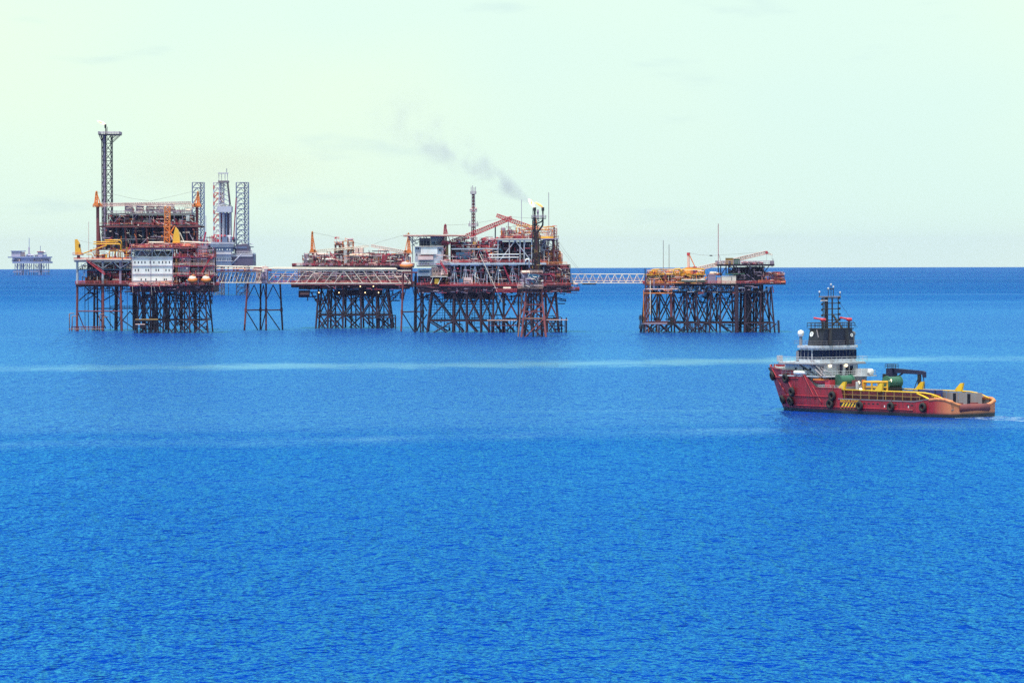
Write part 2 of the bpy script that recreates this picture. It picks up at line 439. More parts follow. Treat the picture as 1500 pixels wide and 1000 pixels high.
# ------------------------------------------------------------------ the sea: one curved sheet out past the horizon
def build_sea():
    rs = [0.0]; r = 15.0
    while r < 27500: rs.append(r); r *= 1.045
    NS = 360
    vs = [(0, 0, 0)]; fs = []
    for q in rs[1:]:
        for i in range(NS):
            t = 2 * math.pi * i / NS
            vs.append((q * math.sin(t), q * math.cos(t), sea_z(q)))
    for i in range(NS): fs.append((0, 1 + (i + 1) % NS, 1 + i))
    for k in range(len(rs) - 2):
        for i in range(NS):
            a, b = 1 + k * NS + i, 1 + k * NS + (i + 1) % NS
            fs.append((a, b, b + NS, a + NS))
    me = bpy.data.meshes.new('sea'); me.from_pydata(vs, [], fs); me.update()
    me.polygons.foreach_set('use_smooth', [True] * len(me.polygons))
    bm = bmesh.new(); bm.from_mesh(me); bmesh.ops.recalc_face_normals(bm, faces=bm.faces)
    if sum(f.normal.z for f in bm.faces) < 0: bmesh.ops.reverse_faces(bm, faces=bm.faces)
    bm.to_mesh(me); bm.free()
    m = bpy.data.materials.new('sea_water'); m.use_nodes = True
    nt = m.node_tree; N, L = nt.nodes, nt.links
    b = N['Principled BSDF']
    g = N.new('ShaderNodeNewGeometry')
    def mapping(sc, rot=0.0):
        mp = N.new('ShaderNodeMapping'); mp.inputs['Scale'].default_value = sc; mp.inputs['Rotation'].default_value = (0, 0, rot)
        L.new(g.outputs['Position'], mp.inputs['Vector']); return mp.outputs[0]
    def noise(sc, scale, det, rough=.55, rot=0.0, dist=0.0):
        n = N.new('ShaderNodeTexNoise'); n.inputs['Scale'].default_value = scale; n.inputs['Detail'].default_value = det
        n.inputs['Roughness'].default_value = rough; n.inputs['Distortion'].default_value = dist
        L.new(mapping(sc, rot), n.inputs['Vector']); return n.outputs['Fac']
    def math_(op, a, b=None, c=None):
        n = N.new('ShaderNodeMath'); n.operation = op
        for i, q in enumerate((a, b, c)):
            if q is None: continue
            if isinstance(q, (int, float)): n.inputs[i].default_value = q
            else: L.new(q, n.inputs[i])
        return n.outputs[0]
    def ramp(x, a, b_, lo=0.0, hi=1.0):
        n = N.new('ShaderNodeMapRange'); n.interpolation_type = 'SMOOTHSTEP'
        n.inputs[1].default_value = a; n.inputs[2].default_value = b_; n.inputs[3].default_value = lo; n.inputs[4].default_value = hi
        L.new(x, n.inputs[0]); return n.outputs[0]
    # slicks: long calm streaks lying across the wind
    sx = N.new('ShaderNodeSeparateXYZ'); L.new(g.outputs['Position'], sx.inputs[0])
    X, Y = sx.outputs[0], sx.outputs[1]
    wob = noise((1/260, 1/260, 1), 1.0, 3)
    line = math_('SUBTRACT', Y, math_('ADD', math_('MULTIPLY', X, 0.28), math_('ADD', math_('MULTIPLY', wob, 46.0), 1446.0)))
    edge = noise((1/22, 1/40, 1), 1.0, 5, .65)
    s1 = ramp(math_('ADD', math_('ABSOLUTE', line), math_('MULTIPLY', edge, 130.0)), 58.0, 175.0, 1.0, 0.0)
    st = noise((1/1400, 1/75, 1), 1.0, 4, .5, 0.05)
    s2 = ramp(st, 0.57, 0.72)
    broad = noise((1/3500, 1/420, 1), 1.0, 3, .5, 0.04)
    # a calmer field beyond the near water, its edge ragged
    wob2 = noise((1/300, 1/120, 1), 1.0, 4)
    calm = ramp(math_('SUBTRACT', Y, math_('ADD', math_('MULTIPLY', X, 0.12), math_('MULTIPLY', wob2, 150.0))), 770.0, 860.0)
    rimx = math_('SUBTRACT', Y, math_('ADD', math_('MULTIPLY', X, 0.45), math_('MULTIPLY', wob2, 60.0)))
    rim = ramp(math_('ADD', math_('ABSOLUTE', math_('SUBTRACT', rimx, 850.0)), math_('MULTIPLY', edge, 40.0)), 8.0, 62.0, 0.8, 0.0)
    rim = math_('MULTIPLY', rim, ramp(noise((1/70, 1/200, 1), 1.0, 3), .40, .60, .35, 1.0))
    s1 = math_('MULTIPLY', s1, ramp(noise((1/110, 1/300, 1), 1.0, 3), .34, .60, .65, 1.0))
    far = ramp(Y, 2300.0, 4200.0, 1.0, 0.0)
    calm = math_('MULTIPLY', calm, far)
    s2 = math_('MULTIPLY', s2, ramp(Y, 600.0, 900.0))
    slick = math_('MAXIMUM', math_('MAXIMUM', s1, rim), math_('MAXIMUM', math_('MULTIPLY', s2, 0.6), math_('MULTIPLY', calm, 0.36)))
    # waves
    h1 = noise((1/1.0, 1/2.2, 1), 1.0, 2, .6, 0.04, .3)
    h2 = noise((1/2.6, 1/7.5, 1), 1.0, 2, .55, -0.03, .3)
    h3 = noise((1/6.0, 1/32.0, 1), 1.0, 3, .55, 0.02, .2)
    hsum = math_('ADD', math_('MULTIPLY', h1, 1.6), math_('ADD', math_('MULTIPLY', h2, 3.6), math_('MULTIPLY', h3, 10.0)))
    bump = N.new('ShaderNodeBump'); bump.inputs['Distance'].default_value = 1.0
    L.new(hsum, bump.inputs['Height'])
    amp = math_('MULTIPLY', ramp(broad, .35, .65, 1.0, .8), math_('SUBTRACT', 1.0, math_('MULTIPLY', slick, 0.85)))
    L.new(math_("MULTIPLY", math_("MULTIPLY", amp, 0.82), ramp(Y, 2400.0, 6000.0, 1.0, 1.7)), bump.inputs['Strength'])
    N.remove(b)
    out = [n for n in N if n.type == 'OUTPUT_MATERIAL'][0]
    df = N.new('ShaderNodeBsdfDiffuse'); df.inputs['Color'].default_value = (0.001, 0.032, 0.29, 1)
    gl = N.new('ShaderNodeBsdfGlossy');  gl.inputs['Roughness'].default_value = 0.2
    fr = N.new('ShaderNodeFresnel'); fr.inputs['IOR'].default_value = 1.33
    for q in (df, gl, fr): L.new(bump.outputs[0], q.inputs['Normal'])
    slick_sheen = N.new('ShaderNodeMix'); slick_sheen.data_type = 'RGBA'; slick_sheen.inputs[6].default_value = (0.085, 0.54, 1.0, 1); slick_sheen.inputs[7].default_value = (0.40, 0.72, 1.0, 1)  # pale sheen of the slicks put into the gloss colour
    L.new(math_('MULTIPLY', slick, 0.8), slick_sheen.inputs[0]); L.new(slick_sheen.outputs[2], gl.inputs['Color'])
    mx = N.new('ShaderNodeMixShader')
    L.new(ramp(fr.outputs[0], 0.10, 0.95), mx.inputs[0])
    L.new(df.outputs[0], mx.inputs[1]); L.new(gl.outputs[0], mx.inputs[2])
    L.new(mx.outputs[0], out.inputs['Surface'])
    me.materials.append(m)
    o = bpy.data.objects.new('sea', me); COL.objects.link(o)
    tag(o, kind='structure'); o['label'] = 'bright blue rippled open sea out to the horizon'
build_sea()

def build_haze():
    b = MB(); b.box((-28500, -28500, sea_z(27600) - 1.5), (28500, 28500, 150))
    me = bpy.data.meshes.new('haze'); me.from_pydata(b.v, [], b.f); me.update()
    bm = bmesh.new(); bm.from_mesh(me); bmesh.ops.recalc_face_normals(bm, faces=bm.faces); bm.to_mesh(me); bm.free()
    m = bpy.data.materials.new('haze_air'); m.use_nodes = True
    N, L = m.node_tree.nodes, m.node_tree.links
    N.clear()
    out = N.new('ShaderNodeOutputMaterial'); v = N.new('ShaderNodeVolumePrincipled')
    v.inputs['Color'].default_value = (0.52, 0.54, 1.0, 1)
    v.inputs['Density'].default_value = 1.1e-5
    v.inputs['Anisotropy'].default_value = 0.0
    L.new(v.outputs[0], out.inputs['Volume'])
    me.materials.append(m)
    o = bpy.data.objects.new('haze', me); COL.objects.link(o)
    tag(o, 'thin bluish sea haze fading the distant rigs', None, None, 'stuff')
build_haze()
# ------------------------------------------------------------------ cranes
def crane(host, name, label, u, vb, vc, y, side, m, pedm='brown', pr=2.0, cab=5.0, mast=14, boom=None, boomw=1.6, bm_='cream', wire=None, wh=.18, group='pedestal cranes on the platforms', wm='grey'):
    """pedestal from vb up to vc, machinery house on it, A-frame mast, lattice boom to (u, v)"""
    p = host.sub(name, label, 'crane', u, group)
    k = p.k
    p.T('pedestal', (u, vb, y), (u, vc, y), pr, pedm)
    p.T('slew_ring', (u, vc + .2, y), (u, vc - 1.4, y), pr * 1.8, m)
    mb = MB(); w = cab
    P = lambda du, dv, dy: p.c((u + du * side, vc + dv, y + dy))
    poly = [(-w*.9, -1.4), (w*.8, -1.4), (w*.8, -3.6), (w*.2, -5.2), (-w*.6, -5.6), (-w*.9, -4.2)]
    for s in (-1,):
        pts = [(P(a, b, 0).x, P(a, b, 0).z) for a, b in poly]
        mb.prism(pts, y - 2.2, y + 2.2)
    p.mesh('machinery_house', mb, m)
    c = p.B('cab', (u + side * w * .75, vc - 1.0, y - 3.6), (u + side * w * .15, vc - 5.0, y - 2.25), m)
    p.B('cab_window', (u + side * w * .65, vc - 2.6, y - 3.75), (u + side * w * .3, vc - 4.4, y - 3.5), 'window', c)
    # A-frame
    p.lattice('mast', (u - side * w * .35, vc - 4.6, y), (u - side * w * .25, vc - mast, y), w * .62 * k, max(4, int(mast / 4)), m, .24, .16, w * .3 * k)
    for s in (-1.6, 1.6):
        p.T('mast_leg', (u + side * w * .6, vc - 3.4, y + s), (u - side * w * .25, vc - mast, y + s * .4), .45, m)
    p.B('mast_head', (u - side * w * .25 - .9, vc - mast + .4, y - 1.2), (u - side * w * .25 + .9, vc - mast - 1.6, y + 1.2), m)
    p.rail([(u - w, vc + .6, y - 2.6), (u + w, vc + .6, y - 2.6), (u + w, vc + .6, y + 2.6), (u - w, vc + .6, y + 2.6), (u - w, vc + .6, y - 2.6)], 1.1, m)
    p.B('walkway', (u - w, vc + .6, y - 2.6), (u + w, vc + 1.0, y + 2.6), m)
    if boom:
        a = (u + side * w * .8, vc - 2.2, y)
        b = p.lattice('boom', a, (boom[0], boom[1], y), boomw, max(8, int(abs(boom[0] - u) / 3.2)), bm_, r=wh, rb=wh * .6, w1=boomw * .7)
        if wire:
            p.pipe('boom_wire', [(u - side * w * .25, vc - mast, y)] + [(a_, b_, y) for a_, b_ in wire], .16, wm, None, 4)
    return p

# ------------------------------------------------------------------ left process platform (the tall one with the flare tower)
A = Plat('production_platform', 'tall rust-brown process platform at left carrying grey cooler boxes on its roof', 'oil platform', 2150, 200)
wvA = A.wv()
# legs under the left porch
for (ut, ub, y, m, r) in [(119.5, 118.5, -20, 'rust', 1.7), (156.5, 156.5, -20, 'rust', 1.9), (182, 184, -20, 'rust', 1.6), (145, 145, -8, 'brown', 1.3),
                          (167, 166, 14, 'dark_steel', 2.6), (194, 194, 14, 'dark_steel', 3.6), (208, 208, 10, 'dark_steel', 3.0), (137, 136, 6, 'dark_steel', 1.6),
                          (222, 221, 14, 'dark_steel', 2.4), (240, 240, 16, 'dark_steel', 2.4), (262, 262, 16, 'dark_steel', 2.4), (282, 284, 16, 'dark_steel', 2.0)]:
    A.T('leg', (ut, 416, y), (ub, wvA + 6, y), r, m)
for (u, m) in [(119.5, 'bluegrey'), (156.5, 'bluegrey'), (182, 'lilac')]:
    A.T('column', (u, 416, -20), (u, 381, -20), 1.8, m)
for (a, b) in [((119.5, 440), (145, 418)), ((156.5, 440), (182, 422)), ((156.5, 446), (130, 420)), ((182, 440), (168, 420)), ((119, 455), (128, 480)), ((145, 455), (156, 480)), ((182, 456), (170, 482)), ((156, 462), (168, 480)), ((166, 455), (194, 480)), ((194, 455), (170, 482)), ((194, 455), (208, 480)), ((130, 440), (145, 428)), ((168, 455), (182, 440))]:
    A.T('brace', (*a, -20 + rng.uniform(0, 20)), (*b, -18 + rng.uniform(0, 24)), .75, rng.choice(['brown', 'rust', 'dark_steel']))
A.T('brace', (119, 455, -20), (184, 455, -20), .9, 'rust'); A.T('brace', (137, 452, 6), (300, 452, 14), .8, 'dark_steel')
A.rail([(160, 452, 8), (215, 452, 8)], 1.5, 'dark_steel', .12)
for u in (126, 131, 139, 150, 163, 173, 178, 188): A.T('riser', (u, 417, rng.uniform(-18, 5)), (u, wvA + 5, -5), .45, rng.choice(['rust', 'brown', 'lilac', 'dark_steel']))
# boat landing on the water
for (u, v) in [(109, 458), (113, 462), (153, 459), (158, 463)]:
    A.pipe('caisson', [(u, wvA + 4, -24), (u, v + 1, -24), (u + 1, v, -24), (u + 7, v, -24)], .65, 'tan')
A.T('boat_landing_bar', (108, wvA - 3, -24), (159, wvA - 3, -24), .6, 'tan'); A.T('boat_landing_bar', (112, wvA - 6, -22), (159, wvA - 6, -22), .6, 'rust')
for u in range(112, 158, 5): A.T('boat_landing_post', (u, wvA - 7, -24), (u, wvA + 3, -24), .5, 'rust')
# porch decks
deck(A, 117, 292, 415, -22, 20, 'rust', 1.2, 'brown', 3.0, 'red', 12)
deck(A, 115, 200, 381, -22, 20, 'grey', 1.0, 'bluegrey', 1.6, 'red', 6)
A.T('edge_pipe', (115, 380.2, -22.6), (198, 380.2, -22.6), .7, 'cream')
A.B('backing_wall', (126, 415, 6), (198, 384, 7), 'navy'); A.B('backing_wall', (135, 415, 1), (150, 396, 6), 'teal')
A.B('mezzanine', (120, 394, -21), (198, 395.2, 5), 'teal')
for (a, b) in [((156, 393), (140, 383)), ((156, 393), (172, 383)), ((182, 393), (172, 383)), ((182, 393), (197, 383)), ((120, 393), (136, 383))]:
    A.T('brace', (*a, -21), (*b, -21), .6, 'bluegrey')
A.stairs((134, 382, -23), (160, 402, -23), 1.6, 'red')
clutter(A, 122, 198, 415, 397, -18, 2, 34, ['dark_steel', 'crimson', 'red', 'rust', 'navy', 'lilac', 'brown', 'orange'])
clutter(A, 122, 198, 394, 384, -18, 2, 18, ['white', 'crimson', 'navy', 'lilac', 'teal', 'brown'])
clutter(A, 140, 198, 381, 362, -14, 8, 24, ['red', 'orange', 'crimson', 'rust', 'lilac', 'yellow', 'dark_steel'])
# yellow piping on the porch
for i, (pts, r) in enumerate([
    ([(142, 357.5), (180, 357.5), (181.5, 359), (181.5, 380)], .9), ([(142, 354.5), (178, 354.5)], .8), ([(158, 352), (180, 352), (182.5, 354), (182.5, 366)], .8),
    ([(164.5, 379), (164.5, 369), (166, 367.8), (187.5, 367.8), (189, 369), (189, 377), (187.5, 378.4), (166, 378.4)], .9), ([(172, 378), (172, 369)], .7), ([(178, 378), (178, 369)], .7),
    ([(174, 366), (188, 366), (189, 367), (189, 370)], .7), ([(130, 372.5), (137, 372.5), (138.5, 374), (138.5, 380)], .6)]):
    A.pipe('yellow_pipe', [(u, v, -17 + i * .9) for u, v in pts], r, 'yellow')
A.pipe('downpipe', [(181, 368, -23), (184.5, 368, -23), (185.5, 369, -23), (185.5, 391, -23)], .7, 'pink')
A.T('pipe_rack', (140, 379.2, -21), (190, 379.2, -21), .9, 'orange')
A.T('whip_mast', (133.3, 380, -10), (133.3, 325, -10), .35, 'pink')
# module block
mods = [(0, 0)]
A.B('module_floor', (144, 364.5, -10), (296, 366, 22), 'rust')
for u, m in [(149, 'rust'), (168, 'brown'), (176, 'brown'), (187, 'rust'), (202, 'rust'), (218, 'rust'), (232, 'brown'), (246, 'rust'), (262, 'brown'), (276, 'rust'), (291, 'rust')]:
    A.T('column', (u + 1.6, 364.5, -9), (u - 1.2, 331, -9), 1.35, m)
for u in (157, 172, 182, 196, 211, 225, 240, 255, 270): A.T('column', (u, 364.5, -2), (u, 331, -2), 1.7, 'teal')
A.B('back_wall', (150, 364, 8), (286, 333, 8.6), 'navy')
A.B('girder', (146, 331, -11), (296, 333, -9), 'rust'); A.B('girder', (146, 331, 19), (296, 333, 21), 'brown')
A.T('brace', (160, 350.5, -9), (262, 350.5, -9), .55, 'grey')
for (a, b) in [((168, 364), (150, 335)), ((176, 350), (168, 364)), ((187, 333), (196, 350)), ((218, 350), (203, 364)), ((246, 334), (236, 362)), ((247, 364), (262, 334)), ((276, 364), (264, 338)), ((290, 362), (278, 338))]:
    A.T('brace', (*a, -9.4), (*b, -9.4), .55, rng.choice(['rust', 'cream', 'lilac', 'grey']))
for (u0, u1) in ((250, 262), (266, 276)): A.T('white_pipe', (u0, 340, -11), (u1, 362, -11), .7, 'cream')
A.B('module_deck', (158, 330.2, -10), (292, 331, 20), 'grey')
A.rail([(150, 330, -11), (292, 330, -11)], 1.3, 'red')
clutter(A, 160, 286, 330, 315, -9, 6, 56, ['lilac', 'grey', 'crimson', 'rust', 'pink', 'teal', 'dark_steel', 'red', 'white'])
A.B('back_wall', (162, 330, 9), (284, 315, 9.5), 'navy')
A.B('roof', (160, 312.4, -10), (284, 314.4, 20), 'grey')
for u in range(162, 285, 12): A.T('column', (u, 330, -9.6), (u, 314.4, -9.6), .6, rng.choice(['rust', 'lilac', 'grey']))
for u in range(168, 280, 24): A.T('brace', (u, 330, -9.8), (u + 12, 314.6, -9.8), .45, 'lilac')
clutter(A, 182, 282, 312.4, 304, -8, 8, 36, ['lilac', 'pink', 'rust', 'grey', 'crimson', 'cream'])
for u in (190, 206, 221.5, 236, 251):
    c = A.B('cooler_box', (u - 5, 309.5, -6), (u + 5, 299, 2), 'lilac')
    A.T('cooler_pipe', (u - 3, 307, -6.8), (u + 6, 307, -6.8), .6, 'cream', c) if False else None
    A.pipe('cooler_pipe', [(u - 3, 305.5, -7.2), (u + 4.5, 305.5, -7.2), (u + 6, 307, -7.2), (u + 6, 312, -7.2)], .6, 'cream')
    for s in (-4, 4): A.T('cooler_leg', (u + s, 309.5, -4), (u + s, 312.4, -4), .4, 'rust')
A.B('white_tank', (275.5, 324, -10.5), (280, 315.5, -8), 'white')
A.rail([(160, 312.4, -10), (284, 312.4, -10)], 1.2, 'lilac')
A.stairs((150, 364, -11.5), (168, 350, -11.5), 1.4, 'crimson')
clutter(A, 150, 180, 364.5, 352, -12, 0, 12, ['crimson', 'red', 'rust', 'yellow', 'cream'])
clutter(A, 240, 292, 364.5, 340, -9, 4, 18, ['rust', 'cream', 'white', 'dark_steel', 'orange', 'crimson'])

LT = ['cream', 'pink', 'lilac', 'orange', 'red', 'rust', 'white', 'crimson']
DK = ['dark_steel', 'rust', 'navy', 'crimson', 'lilac', 'brown']
pipework(A, 160, 286, 315, 330, -10.5, 150, LT + DK); pipework(A, 150, 292, 334, 364, -10.5, 90, ['rust', 'lilac', 'cream', 'teal', 'brown', 'orange']); pipework(A, 182, 284, 303, 312, -8, 70, ['lilac', 'pink', 'rust', 'grey'])
pipework(A, 121, 198, 384, 394, -19, 70, LT + DK); pipework(A, 121, 198, 396, 415, -19, 110, LT + DK + DK); pipework(A, 140, 198, 362, 380, -16, 80, ['yellow', 'orange', 'crimson', 'rust', 'red', 'lilac'])
pipework(A, 120, 210, 417, 424, -18, 50, DK)
# cranes of the left platform
crane(A, 'pedestal_crane', 'orange crane on brown pedestal left of the lattice flare tower', 147.5, 380, 303, -13, 1, 'orange', 'rust', 2.3, 6.5, 21, (283, 297.5), 1.6, 'pink', [(168, 284.5), (196, 291), (222, 295)], .14)
crane(A, 'pedestal_crane', 'orange crane on tall brown pedestal in front of jack-up leg', 290.5, 380, 303, -6, -1, 'orange', 'rust', 2.2, 6.0, 21, (168, 299.5), 1.6, 'cream', [(282, 281.5), (254, 288), (222, 295)], .14)
q = A.sub('jib_crane', 'small yellow box crane at the far left corner of the left platform', 'crane', 120.5, 'pedestal cranes on the platforms')
q.T('pedestal', (120.5, 381, -17), (120.5, 372, -17), 2.4, 'rust')
mb = MB(); mb.prism([(q.c((a, b, 0)).x, q.c((a, b, 0)).z) for a, b in [(116, 373), (125, 373), (123, 362), (122, 356), (118.5, 350.5), (115.6, 351)]], -18.8, -15.2); q.mesh('crane_house', mb, 'yellow')
q.B('cab_window', (121.3, 362, -19.0), (124, 358, -18.6), 'black')
q.pipe('boom', [(122, 373.5, -19), (140, 367, -19), (162, 359.5, -19)], 1.0, 'yellow')
q.B('boom_pad', (138, 369, -20), (141, 365.5, -18.4), 'orange'); q.B('boom_pad', (146, 366, -20), (149, 362.8, -18.4), 'orange')
q.B('walkway', (113, 373, -20), (127, 374, -14), 'lilac'); q.rail([(113, 373, -20), (127, 373, -20)], 1.1, 'red')
sag(q, 'boom_wire', (121, 352, -17), (158, 359, -17), 1.0, .14, 'grey')

# flare tower on the left platform
t = A.sub('flare_tower', 'slim dark lattice flare tower with small railed platform at top', 'flare tower', 158, 'flare towers')
vt = 197.5
for (u, y, m) in [(151.3, -4, 'dark_steel'), (157.2, -4, 'dark_steel'), (164.8, -4, 'dark_steel'), (151.3, 3, 'dark_steel'), (164.8, 3, 'dark_steel')]:
    t.T('leg', (u, 364.5, y), (u, vt, y), .72 if u != 157.2 else .95, m)
t.T('flare_riser', (154.4, 364, 0), (154.4, vt, 0), 1.5, 'lilac')
n = 13
for i in range(n):
    v0, v1 = 364 - (364 - vt) * i / n, 364 - (364 - vt) * (i + 1) / n
    for y in (-4, 3):
        t.T('brace', (157.2 if y < 0 else 151.3, v0, y), (164.8, v1, y), .34, 'dark_steel'); t.T('brace', (164.8, v0, y), (157.2 if y < 0 else 151.3, v1, y), .34, 'dark_steel')
        t.T('brace', (151.3, v1, y), (164.8, v1, y), .34, 'dark_steel')
    t.T('brace', (151.3, v0, -4), (157.2, v1, -4), .3, 'lilac')
    for u in (151.3, 164.8): t.T('brace', (u, v0, -4), (u, v1, 3), .3, 'dark_steel')
t.B('platform', (147, vt + 1, -7), (178, vt - .3, 6), 'dark_steel')
t.rail([(147, vt - .3, -7), (178, vt - .3, -7), (178, vt - .3, 6), (147, vt - .3, 6), (147, vt - .3, -7)], 1.3, 'lilac', .11)
for u0, u1, v in [(165, 176.5, 209), (151.3, 147.5, 208), (165, 171, 203)]:
    for y in (-4, 3): t.T('bracket', (u0, v, y), (u1, vt + 1, y), .5, 'dark_steel')
t.T('flare_tip', (156.3, vt, 0), (156.3, 188, 0), 1.0, 'black'); t.T('flare_tip', (155.6, 188, 0), (155.6, 182.5, 0), 1.5, 'black'); t.T('pilot_pipe', (158.4, vt, 0), (158.4, 186, 0), .35, 'black')

# ------------------------------------------------------------------ living-quarters platform in front of it
Q = Plat('quarters_platform', 'platform with white windowed living quarters block beside the left process platform', 'oil platform', 2088, 255)
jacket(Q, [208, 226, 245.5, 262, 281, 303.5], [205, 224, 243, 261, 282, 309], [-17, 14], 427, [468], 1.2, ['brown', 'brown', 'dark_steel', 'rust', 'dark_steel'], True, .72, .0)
for u in (214, 232, 237, 257, 272, 276, 292): Q.T('conductor', (u, 427, rng.uniform(-12, 10)), (u, Q.wv() + 5, rng.uniform(-12, 10)), rng.uniform(.5, 1.1), rng.choice(['dark_steel', 'brown', 'dark_steel']))
Q.T('landing_pipe', (204, 467, -22), (237, 467, -22), .9, 'olive'); Q.T('landing_pipe', (204, 474, -22), (218, 474, -22), .7, 'pink')
Q.B('boat_landing', (203, 469, -22), (226, 470, -17), 'dark_steel'); Q.B('boat_landing', (203, 477, -22), (226, 478, -17), 'dark_steel')
for u in range(203, 238, 4): Q.T('fender_post', (u, 467, -21), (u, Q.wv() + 3, -21), .65, 'dark_steel')
deck(Q, 196, 318, 417.5, -20, 18, 'brown', 1.5, 'brown', 7.5, 'red', 14)
Q.B('lower_deck', (186, 426, -14), (318, 427.4, 16), 'dark_steel')
# white block
Q.B('wall', (198.5, 417.4, -19), (258, 377.2, -4), 'white')
for v in (377.6, 389.3, 401.2, 411): Q.B('storey_band', (198.2, v + .45, -19.4), (258.3, v - .45, -18.9), 'lilac')
for u in (226, 257.4): Q.B('seam', (u - .25, 417, -19.3), (u + .25, 378, -18.95), 'lilac')
window_row(Q, [203, 208, 213, 217.6, 225, 230.5, 238, 243, 248, 253], 384, -19)
window_row(Q, [203.5, 208, 219, 222.6, 233.6, 237.2, 248, 252.6], 395.3, -19)
window_row(Q, [212, 218.5, 234, 245.6, 248.4], 409, -19)
Q.T('drain_pipe', (199.3, 417, -19.5), (199.3, 378, -19.5), .3, 'pink')
clutter(Q, 200, 256, 417.5, 411, -24, -20.5, 12, ['orange', 'red', 'rust', 'pink', 'lilac'])
Q.B('side_deck', (196, 417.6, -25), (258, 418.6, -20), 'crimson'); Q.rail([(196, 417.6, -25), (258, 417.6, -25)], 1.1, 'pink')
for (u, l) in ((201, 10), (212, 8), (228, 13), (232, 9), (240, 6)): sag(Q, 'mooring_rope', (u, 418.6, -25), (u + rng.uniform(-1, 3), 418.6 + l, -25), 1, .22, 'cream')
# roof truss and top deck
for y in (-19, -6):
    wtruss(Q, 198.5, 258, 364.5, 376, y, 8, 'bluegrey', .6, True, 1)
for u in (198.5, 228, 258): Q.T('column', (u, 377, -19), (u, 364, -19), .7, 'bluegrey')
Q.B('tank_wall', (200, 376.5, -8), (257, 367, -5), 'teal'); Q.vessel('vessel', (206, 372, -12), (225, 372, -12), 2.6, 'lilac'); Q.vessel('vessel', (232, 372, -12), (252, 372, -12), 2.6, 'grey')
Q.B('top_deck', (196, 362.2, -21), (292, 363.9, 10), 'rust')
Q.rail([(196, 362.2, -21), (292, 362.2, -21), (292, 362.2, 10)], 1.4, 'red')
clutter(Q, 198, 292, 362, 356.5, -18, 6, 34, ['red', 'crimson', 'orange', 'pink', 'rust', 'cream'])
Q.vessel('white_pipe', (221, 355.2, -14), (247, 355.2, -14), 1.2, 'cream'); Q.T('white_pipe', (268, 355, -12), (312, 356, -12), .8, 'cream'); Q.T('white_pipe', (266, 353.6, -10), (296, 354.6, -10), .6, 'pink')
# right-hand side of the quarters
Q.T('yellow_column', (262.8, 417, -17), (262.8, 362, -17), 2.0, 'olive')
Q.B('backing_wall', (258, 417, -2), (317, 364, 0), 'dark_steel')
Q.B('cabin', (266, 386, -16), (284, 376.5, -6), 'pink'); window_row(Q, [269, 271.5, 274], 382, -16, 'window', .6, 1.4)
Q.B('cabin', (265, 402, -17), (282, 390, -6), 'bluegrey'); Q.B('cabin', (286, 390, -14), (300, 374, -5), 'pink'); Q.B('cabin', (301, 402, -16), (316, 374, -6), 'pink')
Q.B('cabin', (284, 402, -15), (300, 392.5, -6), 'cream'); Q.B('cabin_wall', (290, 374, -10), (306, 360, -4), 'lilac')
for v in (376, 389, 403): Q.B('walkway', (259, v, -21), (319, v + 1.0, -4), 'crimson'); Q.rail([(259, v, -21), (319, v, -21)], 1.2, 'red' if v == 376 else 'pink', .07, 3)
Q.stairs((299, 403, -20), (314, 376, -20), 1.5, 'red'); Q.stairs((304, 417, -20), (318, 403, -20), 1.5, 'crimson')
clutter(Q, 260, 318, 376, 362, -19, -3, 30, ['crimson', 'green', 'rust', 'lilac', 'pink', 'dark_steel', 'red', 'navy'])
clutter(Q, 260, 318, 403, 391, -19, -14, 18, ['crimson', 'navy', 'lilac', 'pink', 'white', 'red'])
clutter(Q, 260, 318, 417, 405, -15, -3, 18, ['crimson', 'navy', 'dark_steel', 'pink', 'rust'])
for u in (268, 280, 295, 308, 317.5): Q.T('column', (u, 417, -20), (u, 364, -20), .55, rng.choice(['lilac', 'rust', 'pink']))
pipework(Q, 259, 318, 364, 376, -20.5, 80, LT + DK); pipework(Q, 259, 318, 377, 402, -21.2, 50, LT + DK); pipework(Q, 259, 318, 404, 417, -20.5, 80, LT + DK); pipework(Q, 198, 292, 356, 362, -16, 70, ['red', 'crimson', 'orange', 'cream', 'pink'])
pipework(Q, 200, 257, 366, 376, -17, 40, ['lilac', 'teal', 'navy', 'cream']); pipework(Q, 198, 318, 419, 430, -20.5, 80, DK); pipework(Q, 200, 258, 411, 418, -25.4, 50, ['red', 'orange', 'rust', 'pink', 'crimson'])
# orange service crane
s_ = Q.sub('service_crane', 'bright yellow crane house with orange lattice mast above the white quarters', 'crane', 262, 'pedestal cranes on the platforms')
s_.T('pedestal', (259, 362.2, -15), (259, 353, -15), 2.6, 'navy')
mb = MB(); mb.prism([(s_.c((a, b, 0)).x, s_.c((a, b, 0)).z) for a, b in [(257.5, 356), (268, 356), (267, 343), (265, 337), (261.5, 333), (259, 343)]], -18, -13.5); s_.mesh('crane_house', mb, 'yellow')
s_.B('house_edge', (257.2, 356.6, -18.4), (268.4, 355.4, -13.2), 'orange')
s_.lattice('mast', (248.5, 356, -14), (249.5, 303, -14), 2.6, 7, 'orange', .24, .15)
for a, b in [((258, 352), (250, 332)), ((258, 345), (243, 332)), ((244, 331), (256, 331)), ((247, 352), (258, 335)), ((246, 352), (260, 331))]: s_.T('mast_stay', (*a, -15), (*b, -14), .7, 'orange')
s_.T('boom', (266, 354, -15.5), (305, 356, -15.5), .9, 'cream')

